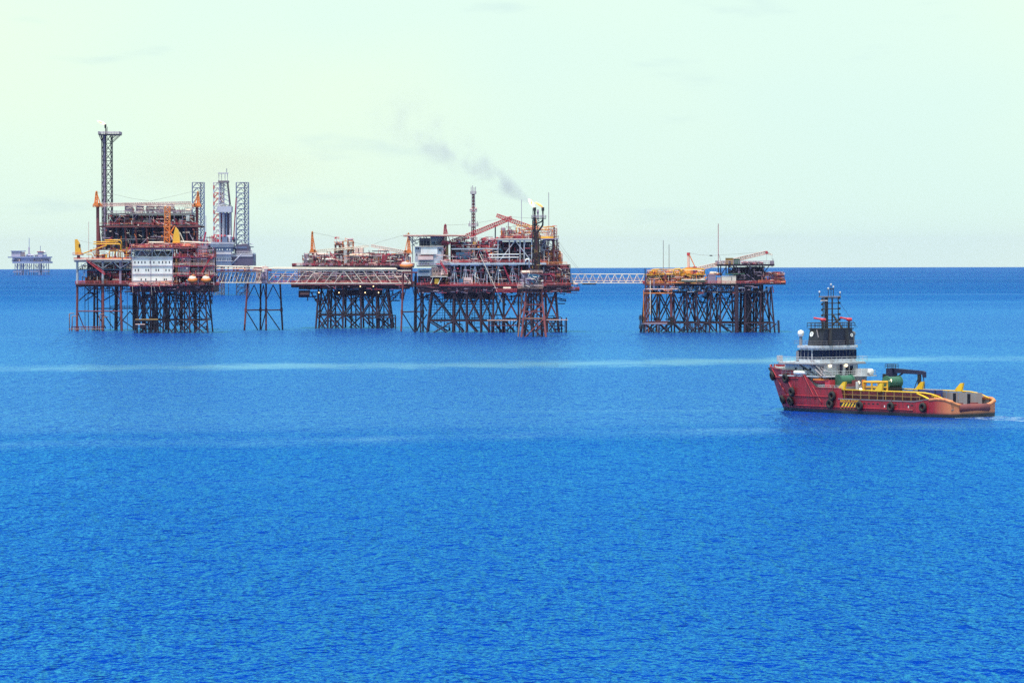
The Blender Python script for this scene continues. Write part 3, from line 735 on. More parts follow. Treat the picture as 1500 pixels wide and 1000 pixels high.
def lifeboat(host, label, u, v, y, w=14, m='orange', top='pink', g='lifeboats hanging from the platforms'):
    p = host.sub('lifeboat', label, 'lifeboat', u, g)
    k = p.k; c = p.c((u, v, y)); L = w * k / 2
    mb = MB(); n = 10; rings = 9
    vs, fs = [], []
    for i in range(rings):
        t = -1 + 2 * i / (rings - 1); sc = max(.12, (1 - abs(t) ** 2.6)) ** .6
        for j in range(n):
            a = 2 * math.pi * j / n
            vs.append((c.x + t * L, c.y + 1.7 * sc * math.cos(a), c.z + (1.35 if math.sin(a) > 0 else 1.5) * sc * math.sin(a) + .25 * t * t))
    for i in range(rings - 1):
        for j in range(n): fs.append((i*n+j, i*n+(j+1)%n, (i+1)*n+(j+1)%n, (i+1)*n+j))
    fs += [tuple(range(n)), tuple(range((rings-1)*n, rings*n))]
    mb.add(vs, fs); p.mesh('hull', mb, m, None, True)
    mb = MB(); mb.lathe([(.01, -L * .85), (1.2, -L * .6), (1.55, 0), (1.2, L * .55), (.01, L * .82)], (c.x, c.y, c.z + .9), (1, 0, 0), 10); p.mesh('canopy', mb, top, None, True)
    mb = MB(); mb.box((c.x - .9 + L*.25, c.y - .9, c.z + 2.2), (c.x + .5 + L*.25, c.y + .9, c.z + 2.9)); p.mesh('conning_box', mb, m)
    for s in (-.62, .62):
        mb = MB(); x = c.x + s * L
        mb.path([(x, c.y + 3.4, c.z + 1.0), (x, c.y + 3.0, c.z + 4.2), (x, c.y + .2, c.z + 4.6)], .22, 5); mb.tube((x, c.y, c.z + 4.6), (x, c.y, c.z + 1.0), .08, 4)
        p.mesh('davit', mb, 'red')
    return p
lifeboat(Q, 'orange lifeboat with pale canopy under the quarters, left of a pair', 287.5, 410, -23, 14, 'orange', 'cream')  # cream canopies carry the sunlit tone of both boats' tops
lifeboat(Q, 'orange lifeboat with pale canopy, right of the pair beside the bridge end', 307, 410, -23, 14, 'orange', 'cream')

# ------------------------------------------------------------------ bridges and their supports
def support(label, d, legs, vtop, vmid, v_extra=None, ys=(-6, 6)):
    p = Plat('bridge_support', label, 'bridge support', d, sum(l[0] for l in legs) / len(legs), 'bridge support towers'); vb = p.wv() + 6
    def at(i, v):
        t = (v - vtop) / (vb - vtop); return legs[i][0] + (legs[i][1] - legs[i][0]) * t
    n = len(legs)
    for i, (a, b, m, yy) in enumerate(legs):
        p.T('leg', (a, vtop, yy), (b, vb, yy * 1.3), 1.35, m)
        p.T('sleeve', (at(i, vmid) , vmid + 3, yy * 1.15), (at(i, vmid), vmid - 3, yy * 1.15), 1.9, m)
    for i in range(n - 1):
        (a, _, m, y0), (_, _, m2, y1) = legs[i], legs[i + 1]
        p.T('brace', (at(i, vmid), vmid, y0 * 1.15), (at(i + 1, vmid), vmid, y1 * 1.15), .95, 'rust')
        mid = (at(i, vmid) + at(i + 1, vmid)) / 2
        p.T('brace', ((at(i, vtop) + at(i+1, vtop)) / 2, vtop + 2, (y0 + y1) / 2), (at(i, vmid - 14), vmid - 14, y0), .65, 'brown')
        p.T('brace', ((at(i, vtop) + at(i+1, vtop)) / 2, vtop + 2, (y0 + y1) / 2), (at(i + 1, vmid - 14), vmid - 14, y1), .65, 'brown')
        if i % 2: p.T('brace', (at(i+1, vmid), vmid, y1), (at(i, vb), vb, y0), .8, 'brown')
        else: p.T('brace', (at(i, vmid), vmid, y0), (at(i+1, vb), vb, y1), .8, 'brown')
    p.B('cap_beam', (legs[0][0] - 2, vtop, -8), (legs[-1][0] + 2, vtop - 2, 8), 'rust')
    return p
support('four-legged brown tower standing alone in the water under the left bridges', 2150, [(364, 359, 'rust', -6), (381, 380, 'dark_steel', 6), (391, 391, 'rust', -6), (409.5, 413, 'brown', 6)], 415.5, 454)
support('brown tower with thin legs carrying the right end of the long bridge', 2112, [(591.5, 588, 'rust', -6), (609, 609, 'dark_steel', 6), (620, 620, 'brown', -5)], 400, 456.5)

def bridge(label, d, u0, u1, v0, v1, n, style, dep=5.0, deckrow=None, r=.55, m='cream', pipes=0):
    p = Plat('bridge', label, 'bridge', d, (u0 + u1) / 2, 'walkway bridges between the platforms')
    for y in (-dep / 2, dep / 2):
        p.T('chord', (u0, v0, y), (u1, v0, y), r * 1.3, m); p.T('chord', (u0, v1, y), (u1, v1, y), r * 1.3, m)
        w = (u1 - u0) / n
        for i in range(n):
            a, b = u0 + i * w, u0 + (i + 1) * w
            up = {'/': True, '\\': False}.get(style, None)
            if style == 'fan': up = i < n / 2
            if style == 'w': up = bool(i % 2)
            p.T('brace', (a, v1 if up else v0, y), (b, v0 if up else v1, y), r * .85, m)
    p.B('floor', (u0, v1 - .4, -dep/2 + .2), (u1, v1 + .5, dep/2 - .2), 'rust')
    for i in range(n // 2 + 1): 
        u = u0 + (u1 - u0) * i / (n // 2)
        p.B('cross_beam', (u - .3, v0 - .3, -dep/2), (u + .3, v0 + .5, dep/2), m)
    return p
b1 = bridge('short pale truss bridge from the living quarters to the lone support tower', 2130, 314, 384, 398.5, 414, 13, '/', 5, r=.42)
b1.T('pipeline', (314, 389.6, 0), (384, 391.2, 0), .9, 'cream'); b1.T('pipeline', (314, 393.6, -2), (384, 394.4, -2), .6, 'pink'); b1.B('pipe_tray', (314, 396.4, -3), (384, 397.4, 3), 'rust')
for u in range(318, 384, 8): b1.T('pipe_stand', (u, 398, 0), (u, 390, 0), .4, 'rust')
clutter(b1, 340, 384, 398, 391, -2, 2, 12, ['pink', 'orange', 'cream', 'rust'])
b2 = bridge('long cream truss bridge passing in front of the middle platform', 2140, 392, 602, 396.5, 415, 15, 'fan', 6, r=.5)
b2.T('pipeline', (384, 393.4, -3.6), (582, 394.2, -3.6), 1.1, 'cream'); b2.T('pipeline', (400, 391.6, 1), (580, 392.6, 1), .6, 'cream')
for v, m in ((401, 'lilac'), (404.5, 'pink'), (408, 'grey'), (411, 'rust')): b2.T('pipeline', (394, v, 1.5), (594, v, 1.5), .6, m)
b2.rail([(394, 414.5, -2.4), (600, 414.5, -2.4)], 1.2, 'red', .08, 3)
b2.B('junction_box', (384, 415, -6), (392.5, 394, 5), 'lilac'); b2.B('junction_box', (376, 415, -4), (384, 396, 4), 'pink')
clutter(b2, 374, 398, 396, 389, -4, 4, 9, ['red', 'pink', 'cream', 'lilac'])
b2.rail([(374, 394, -6), (394, 394, -6)], 1.2, 'red')
b3 = bridge('white triangulated truss bridge leading to the right-hand platform', 2080, 814, 944, 401.5, 414.6, 24, 'w', 5, r=.42, m='cream')
b3.T('pipeline', (820, 408, 0), (944, 408, 0), .55, 'lilac'); b3.T('pipeline', (820, 411.5, 1), (944, 411.5, 1), .7, 'pink')
b3.B('sling_tray', (853, 415.3, -2), (873, 416.8, 2), 'dark_steel')

pipework(b1, 316, 384, 399, 413, 1.0, 60, ['rust', 'lilac', 'pink', 'crimson', 'navy']); pipework(b2, 394, 600, 398, 414, 1.2, 300, ['rust', 'lilac', 'pink', 'grey', 'crimson', 'navy', 'brown'], .36, .25); pipework(b2, 376, 392, 394, 414, -5, 30, ['rust', 'pink', 'cream', 'navy'])

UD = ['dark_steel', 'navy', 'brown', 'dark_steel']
pipework(Q, 200, 312, 428, 446, 0, 150, UD, .5); pipework(A, 122, 200, 418, 432, 4, 60, UD, .45); pipework(Q, 204, 306, 455, 483, 4, 60, UD, .5)
# ------------------------------------------------------------------ middle platform behind the long bridge
M = Plat('wellhead_platform', 'crowded middle platform on dark legs behind the long cream bridge', 'oil platform', 2205, 520)
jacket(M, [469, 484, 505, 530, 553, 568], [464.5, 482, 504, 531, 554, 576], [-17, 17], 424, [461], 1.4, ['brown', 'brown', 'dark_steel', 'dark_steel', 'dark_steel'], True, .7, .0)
for u in (492, 515, 521, 541, 546, 563): M.T('conductor', (u, 424, rng.uniform(-10, 10)), (u, M.wv() + 5, rng.uniform(-10, 10)), rng.uniform(.6, 1.3), 'dark_steel')
for u, v in ((581, 463), (576, 466), (570, 465), (562, 464), (556, 463)): M.T('fender_post', (u, v, -20), (u, M.wv() + 3, -20), .9, 'dark_steel')
M.B('boat_landing', (540, 464, -21), (582, 465.2, -16), 'dark_steel'); M.rail([(466, 460, -18), (572, 460, -18)], 1.4, 'dark_steel', .12)
for a, b in [((458, 428), (469, 446)), ((590, 424), (570, 446)), ((596, 421), (570, 436))]: M.T('outrigger', (*a, -17), (*b, -17), .8, 'dark_steel')
M.B('sub_deck', (440, 421, -16), (600, 423, 18), 'brown')
M.B('underdeck_box', (440, 425, -18), (455, 435, -8), 'brown'); M.vessel('vessel', (442, 431, -19), (456, 431, -19), 2.6, 'brown')
deck(M, 429, 606, 415.5, -20, 20, 'rust', 1.2, 'brown', 3.6, 'rust', 14)
M.B('backing_wall', (440, 415, 2), (604, 392, 3), 'lilac'); M.B('backing_wall', (485, 415, -6), (492, 390, 2), 'navy')
for u in range(440, 606, 11): M.T('column', (u, 415.5, -19), (u, 391, -19), .8, rng.choice(['grey', 'lilac', 'rust', 'navy']))
clutter(M, 442, 602, 415, 395, -18, 0, 70, ['lilac', 'grey', 'pink', 'rust', 'crimson', 'navy', 'cream', 'dark_steel'])
deck(M, 431, 606, 389.2, -20, 20, 'dark_steel', 1.6, 'dark_steel', 1.4, 'crimson', 12)
for u in range(446, 604, 13):
    M.B('wind_wall', (u, 389, -19.6), (u + rng.uniform(3, 6), 386.0, -19.2), rng.choice(['crimson', 'rust', 'pink', 'lilac']))
clutter(M, 446, 600, 389, 372, -17, 14, 110, ['pink', 'lilac', 'crimson', 'cream', 'rust', 'grey', 'red', 'dark_steel', 'white', 'orange'], 1.1)
for (u0, u1, v0, v1, m) in [(447, 453, 371, 388, 'lilac'), (454, 461, 374, 388, 'grey'), (505, 510, 367, 388, 'bluegrey'), (548, 555, 372, 388, 'grey'), (576, 590, 371, 388, 'navy'), (582, 598, 378, 388, 'lilac'), (521, 526, 363, 372, 'pink'), (528, 533, 363, 372, 'pink'), (561, 568, 374, 384, 'crimson')]:
    M.B('equipment_house', (u0, v1, -12), (u1, v0, 4), m)
M.vessel('vessel', (513, 374, -14), (545, 374, -14), 2.2, 'cream'); M.vessel('vessel', (462, 372.5, -14), (484, 372.5, -14), 1.7, 'pink'); M.vessel('vessel', (468, 380, -15), (490, 380, -15), 1.8, 'white')
pipework(M, 444, 602, 370, 388, -17.5, 420, LT + DK + ['lilac', 'pink', 'dark_steel'])
M.B('backing_wall', (462, 388, 10), (600, 377, 11), 'lilac'); M.B('backing_wall', (500, 377, 9), (570, 371, 10), 'rust'); clutter(M, 446, 600, 388, 366, -12, 6, 60, ['lilac', 'pink', 'rust', 'navy', 'grey', 'dark_steel', 'crimson'], 1.3); pipework(M, 440, 604, 393, 414, -19.5, 160, ['lilac', 'grey', 'rust', 'navy', 'pink', 'crimson']); pipework(M, 436, 604, 417, 424, -19, 80, DK); pipework(M, 490, 520, 353, 372, -8, 60, ['orange', 'rust', 'pink', 'grey'])
# stacked skid tower
for (u0, u1, v0, v1, m) in [(492, 504, 358, 371, 'rust'), (503, 518, 353, 371, 'orange')]:
    for u in (u0, (u0 + u1) / 2, u1):
        for y in (-8, 2): M.T('frame_post', (u, 388, y), (u, v0, y), .6, m)
    for v in (v0, (v0 + v1) / 2, v1): M.B('frame_deck', (u0 - .5, v, -9), (u1 + .5, v + .8, 3), m)
    clutter(M, u0, u1, v1, v0 + 3, -7, 1, 9, ['rust', 'pink', 'grey', 'orange']); clutter(M, u0, u1, v0, v0 - 4, -7, 1, 6, ['lilac', 'pink', 'orange'])
M.stairs((486, 372, -17), (502, 388, -17), 1.6, 'red')
for u, v in ((470, 428), (499, 428), (537, 428), (556.5, 428), (530, 419), (549, 419)):
    mb = MB(); c = M.c((u, v, -20.5)); mb.lathe([(.05, -.3), (.32, -.1), (.32, .1), (.05, .3)], c, (0, 1, 0), 8); M.mesh('lit_floodlight', mb, 'lamp')
crane(M, 'pedestal_crane', 'rusty orange crane on the left end of the middle platform', 460.5, 388, 370.5, -10, 1, 'orange', 'crimson', 2.2, 5.0, 30, (542, 360.5), 1.4, 'cream', [(484, 345.5), (510, 353), (542, 360)], .12)
crane(M, 'pedestal_crane', 'orange crane beside the helideck at the right of the middle platform', 598, 388, 371.5, -10, -1, 'orange', 'brown', 2.4, 6.0, 29, (545, 360), 1.6, 'pink', [(577, 349), (556, 355), (546, 359.5)], .14)
fl = M.sub('flag', 'small red and white flag on a thin pole above the middle platform', 'flag', 496)
fl.T('pole', (494, 372, -6), (494, 347, -6), .22, 'grey')
mb = MB(); c = [fl.c(q) for q in ((494, 349.5, -6), (491.2, 350.4, -6), (491.2, 347.6, -6), (494, 346.6, -6))]
mb.add([q + Vector((0, s, 0)) for s in (-.05, .05) for q in c], [(0,1,2,3),(7,6,5,4),(0,4,5,1),(1,5,6,2),(2,6,7,3),(3,7,4,0)]); fl.mesh('red_cloth', mb, 'red')
mb = MB(); c = [fl.c(q) for q in ((494.2, 349.5, -6), (498, 350.6, -6), (498.4, 347.0, -6), (494.2, 346.6, -6))]
mb.add([q + Vector((0, s, 0)) for s in (-.05, .05) for q in c], [(0,1,2,3),(7,6,5,4),(0,4,5,1),(1,5,6,2),(2,6,7,3),(3,7,4,0)]); fl.mesh('white_cloth', mb, 'pink')

# ------------------------------------------------------------------ central platform
C = Plat('central_platform', 'largest central platform with helideck, red crane and grey truss modules', 'oil platform', 2085, 715)
wvC = C.wv()
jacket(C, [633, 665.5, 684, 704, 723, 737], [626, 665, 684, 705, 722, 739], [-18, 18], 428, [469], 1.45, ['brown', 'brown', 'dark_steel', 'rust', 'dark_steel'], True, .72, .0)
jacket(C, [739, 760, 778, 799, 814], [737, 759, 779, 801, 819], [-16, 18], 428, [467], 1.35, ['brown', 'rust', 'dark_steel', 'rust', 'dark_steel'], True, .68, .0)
for u in range(640, 735, 11): C.T('conductor', (u + rng.uniform(-1, 1), 428, rng.uniform(-8, 14)), (u, wvC + 5, rng.uniform(-8, 14)), rng.uniform(.35, .8), 'dark_steel')
for v in range(434, 470, 4): C.T('conductor_guide', (626, v, 4), (724, v, 4), .28, 'navy')
for u in range(628, 724, 4): C.T('conductor', (u, 430, 5), (u, 470, 5), .2, 'navy')
for u in list(range(716, 756, 4)) + list(range(802, 832, 5)): C.T('fender_post', (u, 467, -21), (u, wvC + 3, -21), .6, rng.choice(['dark_steel', 'rust']))
for (u0, u1, v) in ((714, 757, 467.5), (714, 757, 475), (716, 740, 471), (800, 831, 467), (804, 818, 471), (804, 826, 476)): C.B('boat_landing', (u0, v, -23), (u1, v + 1.0, -18), rng.choice(['rust', 'dark_steel', 'pink']))
for u in (822, 829): C.T('fender_post', (u, 464, -20), (u, wvC + 3, -20), 1.0, 'dark_steel')
deck(C, 612, 836, 418, -20, 20, 'brown', 1.6, 'brown', 8.0, 'red', 18)
C.B('lower_deck', (618, 426.5, -18), (836, 428, 18), 'dark_steel')
C.T('red_fender', (645, 417.6, -21), (800, 417.6, -21), .5, 'red')
C.B('deck', (814, 424, -18), (848, 426, 10), 'brown'); C.rail([(814, 424, -18), (848, 424, -18), (848, 424, 10)], 1.2, 'red')
clutter(C, 818, 846, 424, 414, -16, 6, 18, ['rust', 'crimson', 'brown', 'pink', 'dark_steel'])
C.T('whip_mast', (839, 424, -12), (839, 403, -12), .3, 'grey')
# interior shade given by added navy sheets in the middle of the modules
C.B('backing_wall', (640, 417.8, 0), (800, 386, 1), 'navy'); C.B('backing_wall', (660, 384, 2), (786, 354, 3), 'navy'); C.B('backing_wall', (612, 418, 6), (642, 404, 7), 'navy')
# accommodation tiers
C.B('accommodation', (609, 384, -18), (650, 361.5, 0), 'bluegrey'); C.B('front_panel', (618, 372.5, -18.6), (642, 362.4, -17.9), 'white'); C.B('roof_edge', (608, 361.6, -19), (651, 360.4, 0), 'cream')
C.B('balcony', (616, 375, -20), (636, 374, -17.9), 'rust'); C.B('balcony_front', (614, 380.5, -20.2), (636, 375.2, -18.4), 'pink')
C.B('accommodation', (614, 388.5, -19), (649, 384.2, -2), 'bluegrey'); C.B('accommodation', (613, 404, -18), (632, 394, -4), 'bluegrey'); C.B('accommodation', (633, 404, -16), (649, 391, -4), 'pink'); C.B('accommodation', (647, 402, -19), (657, 381, -6), 'pink')
C.B('glazing', (614.5, 399, -18.3), (630.5, 396, -17.8), 'teal')
window_row(C, [612, 614.5], 364, -18); window_row(C, [612], 373, -18); window_row(C, [645, 647], 366, -18)
window_row(C, [617, 619.2, 621.4, 623.6, 626], 382.8, -20.2, 'window', .6, .9)
window_row(C, [617, 621, 625, 629, 640, 644], 386.3, -19, 'window', .6, 1.0)
window_row(C, [637, 641, 645], 397, -16, 'window', .7, 1.4)
C.B('walkway', (612, 389, -20), (660, 390.4, -2), 'dark_steel'); C.rail([(612, 389, -20), (660, 389, -20)], 1.2, 'lilac')
C.B('walkway', (632, 404.2, -22), (657, 405.2, -4), 'cream'); C.B('orange_skid', (638, 415, -21), (644, 408, -18), 'yellow')
for a, b in (((636, 405), (632, 415)), ((648, 405), (643, 416))): C.T('white_pipe', (*a, -21), (*b, -21), .6, 'cream')
C.stairs((646, 384, -20.5), (656, 400, -20.5), 1.4, 'red')
for u in range(612, 642, 5): C.T('column', (u, 418, -17), (u, 404, -17), .6, 'navy')
clutter(C, 612, 642, 418, 405, -16, 4, 14, ['navy', 'dark_steel', 'lilac', 'teal'])
# helideck
hd = C.B('helideck', (592.5, 345.6, -20), (683, 343.6, 8), 'cream'); C.B('helideck_edge', (592, 346.6, -20.6), (684, 345.7, 8.4), 'crimson')
wtruss(C, 600, 650, 346.6, 352, -18, 10, 'grey', .4, True); 
for (a, b) in (((601, 347), (613, 358)), ((606, 347), (606, 384)), ((609, 361), (600, 347)), ((652, 347), (652, 361))): C.T('helideck_strut', (*a, -17), (*b, -17), .6, 'grey')
for v in (350, 354): C.T('helideck_strut', (604, v + 6, -16), (616, v, -16), .45, 'lilac')
C.B('dark_container', (615.5, 361, -16), (631, 349, -8), 'navy'); C.B('upper_house', (631.5, 361, -15), (651, 347, -5), 'bluegrey'); C.B('house_door', (634, 358, -15.3), (638, 354, -14.9), 'teal'); C.stairs((637, 361, -18), (647, 354, -18), 1.2, 'navy')
for u in (618, 622, 626, 644): C.T('column', (u, 361, -17), (u, 347, -17), .4, 'grey')
# crane pedestals
C.T('column', (652.5, 384, -14), (652.5, 357, -14), 3.0, 'rust')
# central modules
def portal(u0, u1, v0, v1, n, m='bluegrey', y=-18, start=0, r=.75, posts=()):
    C.B('beam', (u0, v0 + 1.6, y - .6), (u1, v0, y + .6), m)
    wtruss(C, u0, u1, v0 + 1, v1, y, n, m, r, False, start)
    for u in posts: C.T('column', (u, v0 + 1, y), (u, v1, y), .9, m)
C.B('deck', (648, 385, -20), (800, 387.4, 20), 'bluegrey'); C.rail([(660, 385, -20), (800, 385, -20)], 1.3, 'red')
C.B('beam', (662, 365.6, -18.6), (730, 363.6, -17.4), 'bluegrey'); C.B('deck', (662, 363.4, -17), (735, 365, 18), 'grey')
portal(694, 712, 364.2, 385, 2, y=-17.8, start=0, posts=(694, 712)); portal(712, 730, 364.4, 385, 2, y=-17.6, start=0, posts=(729,))
portal(730, 780, 351.6, 385, 2, y=-18, start=0, r=.9, posts=(730, 746.5, 762, 768, 779)); C.B('roof', (727, 351.4, -19), (786, 349.8, 18), 'cream')
for i, (u0, u1) in enumerate(((661, 672), (677, 688), (690, 703), (708, 720), (724, 737), (745, 757))):
    portal(u0, u1, 387.6, 416, 2, y=-18.4, start=0, r=.7, posts=((u0 + u1) / 2,))
for u in (662, 676, 690, 705, 722, 740, 760, 772, 786): C.T('column', (u, 418, -17), (u, 387, -17), .9, rng.choice(['bluegrey', 'lilac', 'navy']))
C.B('container', (669, 379, -18.6), (690, 369.5, -11), 'teal'); C.B('container', (664, 385, -18.8), (690, 380.2, -12), 'pink'); C.B('red_skid', (673.5, 384, -19.6), (687, 382.4, -18.9), 'red'); C.B('white_box', (676, 369, -17), (690, 365.8, -13), 'pink')
for v in (372.8, 377.2): C.T('white_pipe', (716, v, -19.6), (760, v - .3, -19.6), .75, 'white')
C.T('white_pipe', (703, 372, -21), (736, 442, -21), .5, 'cream'); C.pipe('vent_cowl', [(770, 385, -20), (770, 381, -20), (771.5, 379.6, -20), (774, 379.6, -20), (775, 381, -20), (775, 392, -20)], 1.2, 'white')
C.stairs((712, 367, -19), (721, 384, -19), 1.4, 'red'); C.stairs((738, 390, -19), (748, 414, -19), 1.4, 'crimson')
clutter(C, 660, 730, 385, 367, -15, 0, 36, ['crimson', 'lilac', 'red', 'navy', 'white', 'grey', 'dark_steel']); clutter(C, 732, 785, 385, 356, -14, 0, 30, ['navy', 'teal', 'dark_steel', 'lilac', 'crimson'])
clutter(C, 655, 790, 418, 392, -16, -1, 64, ['navy', 'crimson', 'lilac', 'dark_steel', 'white', 'red', 'teal', 'grey'])
C.B('blue_tank', (673, 416, -19.8), (679, 408, -17), 'teal'); C.B('pale_skid', (680, 416, -19.8), (693, 406, -17), 'pink')
C.vessel('life_raft', (737, 421.6, -22), (749, 421.6, -22), 1.7, 'cream'); C.B('hanging_deck', (727, 427, -23), (757, 425.6, -20), 'crimson'); C.rail([(727, 425.6, -23), (757, 425.6, -23)], 1.2, 'red')
# red roofscape
C.B('red_module', (670, 363.4, -12), (732, 358.5, 0), 'crimson'); C.B('blue_roof', (678, 358, -16), (705, 355, -8), 'teal'); C.B('yellow_box', (693.5, 358, -16.6), (698.5, 354.4, -16.1), 'yellow')
clutter(C, 704, 735, 356.5, 347, -12, 4, 24, ['crimson', 'red', 'rust', 'lilac', 'crimson'])
clutter(C, 662, 732, 363, 357, -17, -12, 20, ['red', 'pink', 'crimson', 'orange', 'white'])
# top of the right modules
C.B('deck', (733, 349.6, -18), (818, 350.6, 14), 'lilac'); C.rail([(733, 349.6, -18), (790, 349.6, -18)], 1.3, 'crimson')
for u, v, r in ((737.6, 333, 3.4), (748, 337, 2.4), (754, 339, 1.6)): C.vessel('vessel', (u, 349.6, -8), (u, v, -8), r, 'lilac'); C.T('platform_ring', (u, v + 6, -8), (u, v + 6.8, -8), r * 1.4, 'rust')
clutter(C, 734, 786, 349.6, 336, -14, 8, 56, ['lilac', 'crimson', 'pink', 'rust', 'grey', 'red', 'orange'])
for i, (pts, r) in enumerate([([(757, 349), (757, 334), (758, 332.6), (812, 332.6)], .8), ([(760, 336.6), (808, 336.6), (809, 338), (809, 349)], .9), ([(764, 341), (806, 341)], .7), ([(757, 330.4), (780, 330.4)], .6), ([(776, 349), (776, 333)], .6), ([(768, 349), (768, 334)], .5)]):
    C.pipe('yellow_pipe', [(u, v, -10 + i) for u, v in pts], r, 'yellow')
C.B('yellow_beam', (789, 350, -16), (813, 346.6, -13), 'yellow')
# right annex
for u in (789, 797, 803, 810, 816): 
    C.T('column', (u, 418, -14), (u, 349, -14), .8, rng.choice(['lilac', 'rust', 'bluegrey'])); C.T('column', (u, 418, 8), (u, 349, 8), .8, 'navy')
C.T('column', (811.5, 388, -16), (811.5, 333, -16), 1.0, 'rust')
C.vessel('vessel', (796, 372, -9), (796, 352, -9), 4.2, 'bluegrey'); C.vessel('vessel', (803, 384, -10), (803, 366, -10), 3.0, 'lilac')
clutter(C, 790, 818, 388, 352, -12, 6, 40, ['lilac', 'rust', 'navy', 'pink', 'orange', 'dark_steel'])
C.vessel('vessel', (817.5, 387, -9), (817.5, 366.5, -9), 4.0, 'orange'); C.vessel('vessel', (822, 387, -5), (822, 370, -5), 2.4, 'pink')
for v in (371, 377, 383): C.T('platform_ring', (817.5, v, -9), (817.5, v + .8, -9), 4.8, 'rust')
C.B('deck', (794, 387.4, -18), (835, 388.8, 10), 'rust'); C.rail([(794, 387.4, -18), (830, 387.4, -18)], 1.2, 'orange')
for u in (800, 812, 822, 830, 834.5): C.T('column', (u, 418, -17), (u, 388, -17), .65, rng.choice(['navy', 'rust', 'dark_steel']))
clutter(C, 796, 834, 418, 391, -15, 4, 44, ['crimson', 'rust', 'lilac', 'pink', 'dark_steel', 'red', 'orange'])
C.B('red_cabin', (796, 415, -16), (813, 405, -12), 'crimson'); C.B('roof', (796, 402.8, -18), (812, 400, -12), 'crimson'); C.B('backing_wall', (796, 418, 5), (834, 389, 6), 'dark_steel')
C.rail([(812, 349, -16), (818, 349, -16)], 1.2, 'rust')
for v in range(338, 388, 5): C.T('ladder_rung', (812.5, v, -16.5), (816.5, v, -16.5), .3, 'rust')
for a in ((813, 346), (811, 350)): sag(C, 'guy_wire', (*a, -10), (a[0] + 42, 402, -10), 2, .14, 'grey')
C.T('whip_mast', (764.2, 349, -14), (764.2, 293, -14), .4, 'lilac'); C.T('whip_mast', (804, 349, -8), (804, 282, -8), .42, 'lilac')
pipework(C, 661, 730, 366, 384, -18.6, 130, LT + DK); pipework(C, 731, 782, 354, 384, -17, 100, ['lilac', 'navy', 'teal', 'crimson', 'cream', 'dark_steel']); pipework(C, 650, 796, 389, 416, -18.8, 300, LT + DK + DK)
pipework(C, 733, 816, 331, 349, -14, 230, ['lilac', 'pink', 'crimson', 'rust', 'orange', 'red', 'cream']); pipework(C, 788, 819, 350, 387, -15, 170, ['rust', 'orange', 'lilac', 'navy', 'pink', 'cream', 'dark_steel']); pipework(C, 795, 834, 389, 416, -17.5, 130, LT + DK)
pipework(C, 664, 735, 347, 363, -16.5, 120, ['crimson', 'red', 'rust', 'pink', 'lilac']); pipework(C, 612, 845, 420, 429, -20.5, 150, DK); pipework(C, 612, 650, 405, 417, -18, 50, DK); pipework(C, 640, 660, 360, 404, -20, 40, ['pink', 'red', 'lilac', 'rust'])
# crane booms rest
C.T('boom_rest', (726, 349, -12), (726, 331, -12), .9, 'navy'); C.T('boom_rest', (745, 338, -8), (745, 322, -8), .7, 'lilac'); C.B('boom_saddle', (723.5, 331.5, -13), (728.5, 330, -11), 'navy')
rc = crane(C, 'pedestal_crane', 'magenta-red crane over the accommodation with long boom rising right', 655.5, 417, 358, -16, 1, 'crimson', 'olive', 2.4, 8.0, 28, (750, 319.5), 2.4, 'red', [(663, 330), (684, 329), (700, 327), (728, 322), (749, 318)], .22)
rc2 = crane(C, 'pedestal_crane', 'red crane behind the flare stack with boom pointing left', 783, 349, 336, -4, -1, 'orange', 'rust', 2.2, 6.0, 16, (728, 315.5), 2.2, 'red', [(766, 319), (742, 317.6), (729, 315)], .2)
lifeboat(C, 'orange and white lifeboat left of the central accommodation block', 597, 389.5, -22, 19, 'orange', 'pink')
# communication tower
ct = C.sub('radio_tower', 'slim lattice radio tower with antennas standing behind the red crane', 'radio tower', 694)
for s in (-3.3, 3.3):
    for y in (-6, -4): ct.T('leg', (694 + s, 364, y), (694 + s * .55, 285, y), .55, 'lilac')
for i in range(16):
    v0, v1 = 362 - i * 4.8, 362 - (i + 1) * 4.8; w0, w1 = 3.3 - 1.5 * i / 16, 3.3 - 1.5 * (i + 1) / 16
    ct.T('brace', (694 - w0, v0, -6), (694 + w1, v1, -6), .38, 'rust'); ct.T('brace', (694 + w0, v0, -6), (694 - w1, v1, -6), .38, 'rust'); ct.T('brace', (694 - w1, v1, -6), (694 + w1, v1, -6), .38, 'crimson')
ct.T('cable_duct', (694, 362, -5), (694, 284, -5), .8, 'dark_steel')
for v, w in ((331, 7), (310, 5), (284, 4)):
    ct.B('platform', (694 - w, v, -8), (694 + w, v + .7, -2), 'lilac'); ct.rail([(694 - w, v, -8), (694 + w, v, -8), (694 + w, v, -2), (694 - w, v, -2)], 1.1, 'lilac')
for u, v, h in ((690.8, 284, 10), (693, 284, 12), (695, 284, 9), (697.2, 284, 10), (688.6, 331, 7), (699.5, 331, 7)): ct.T('antenna', (u, v, -5), (u, v - h, -5), .45, 'lilac')
for u, v in ((691, 307), (698, 306)): ct.vessel('drum_antenna', (u, v + 2, -8), (u, v - 2, -8), 1.4, 'pink')

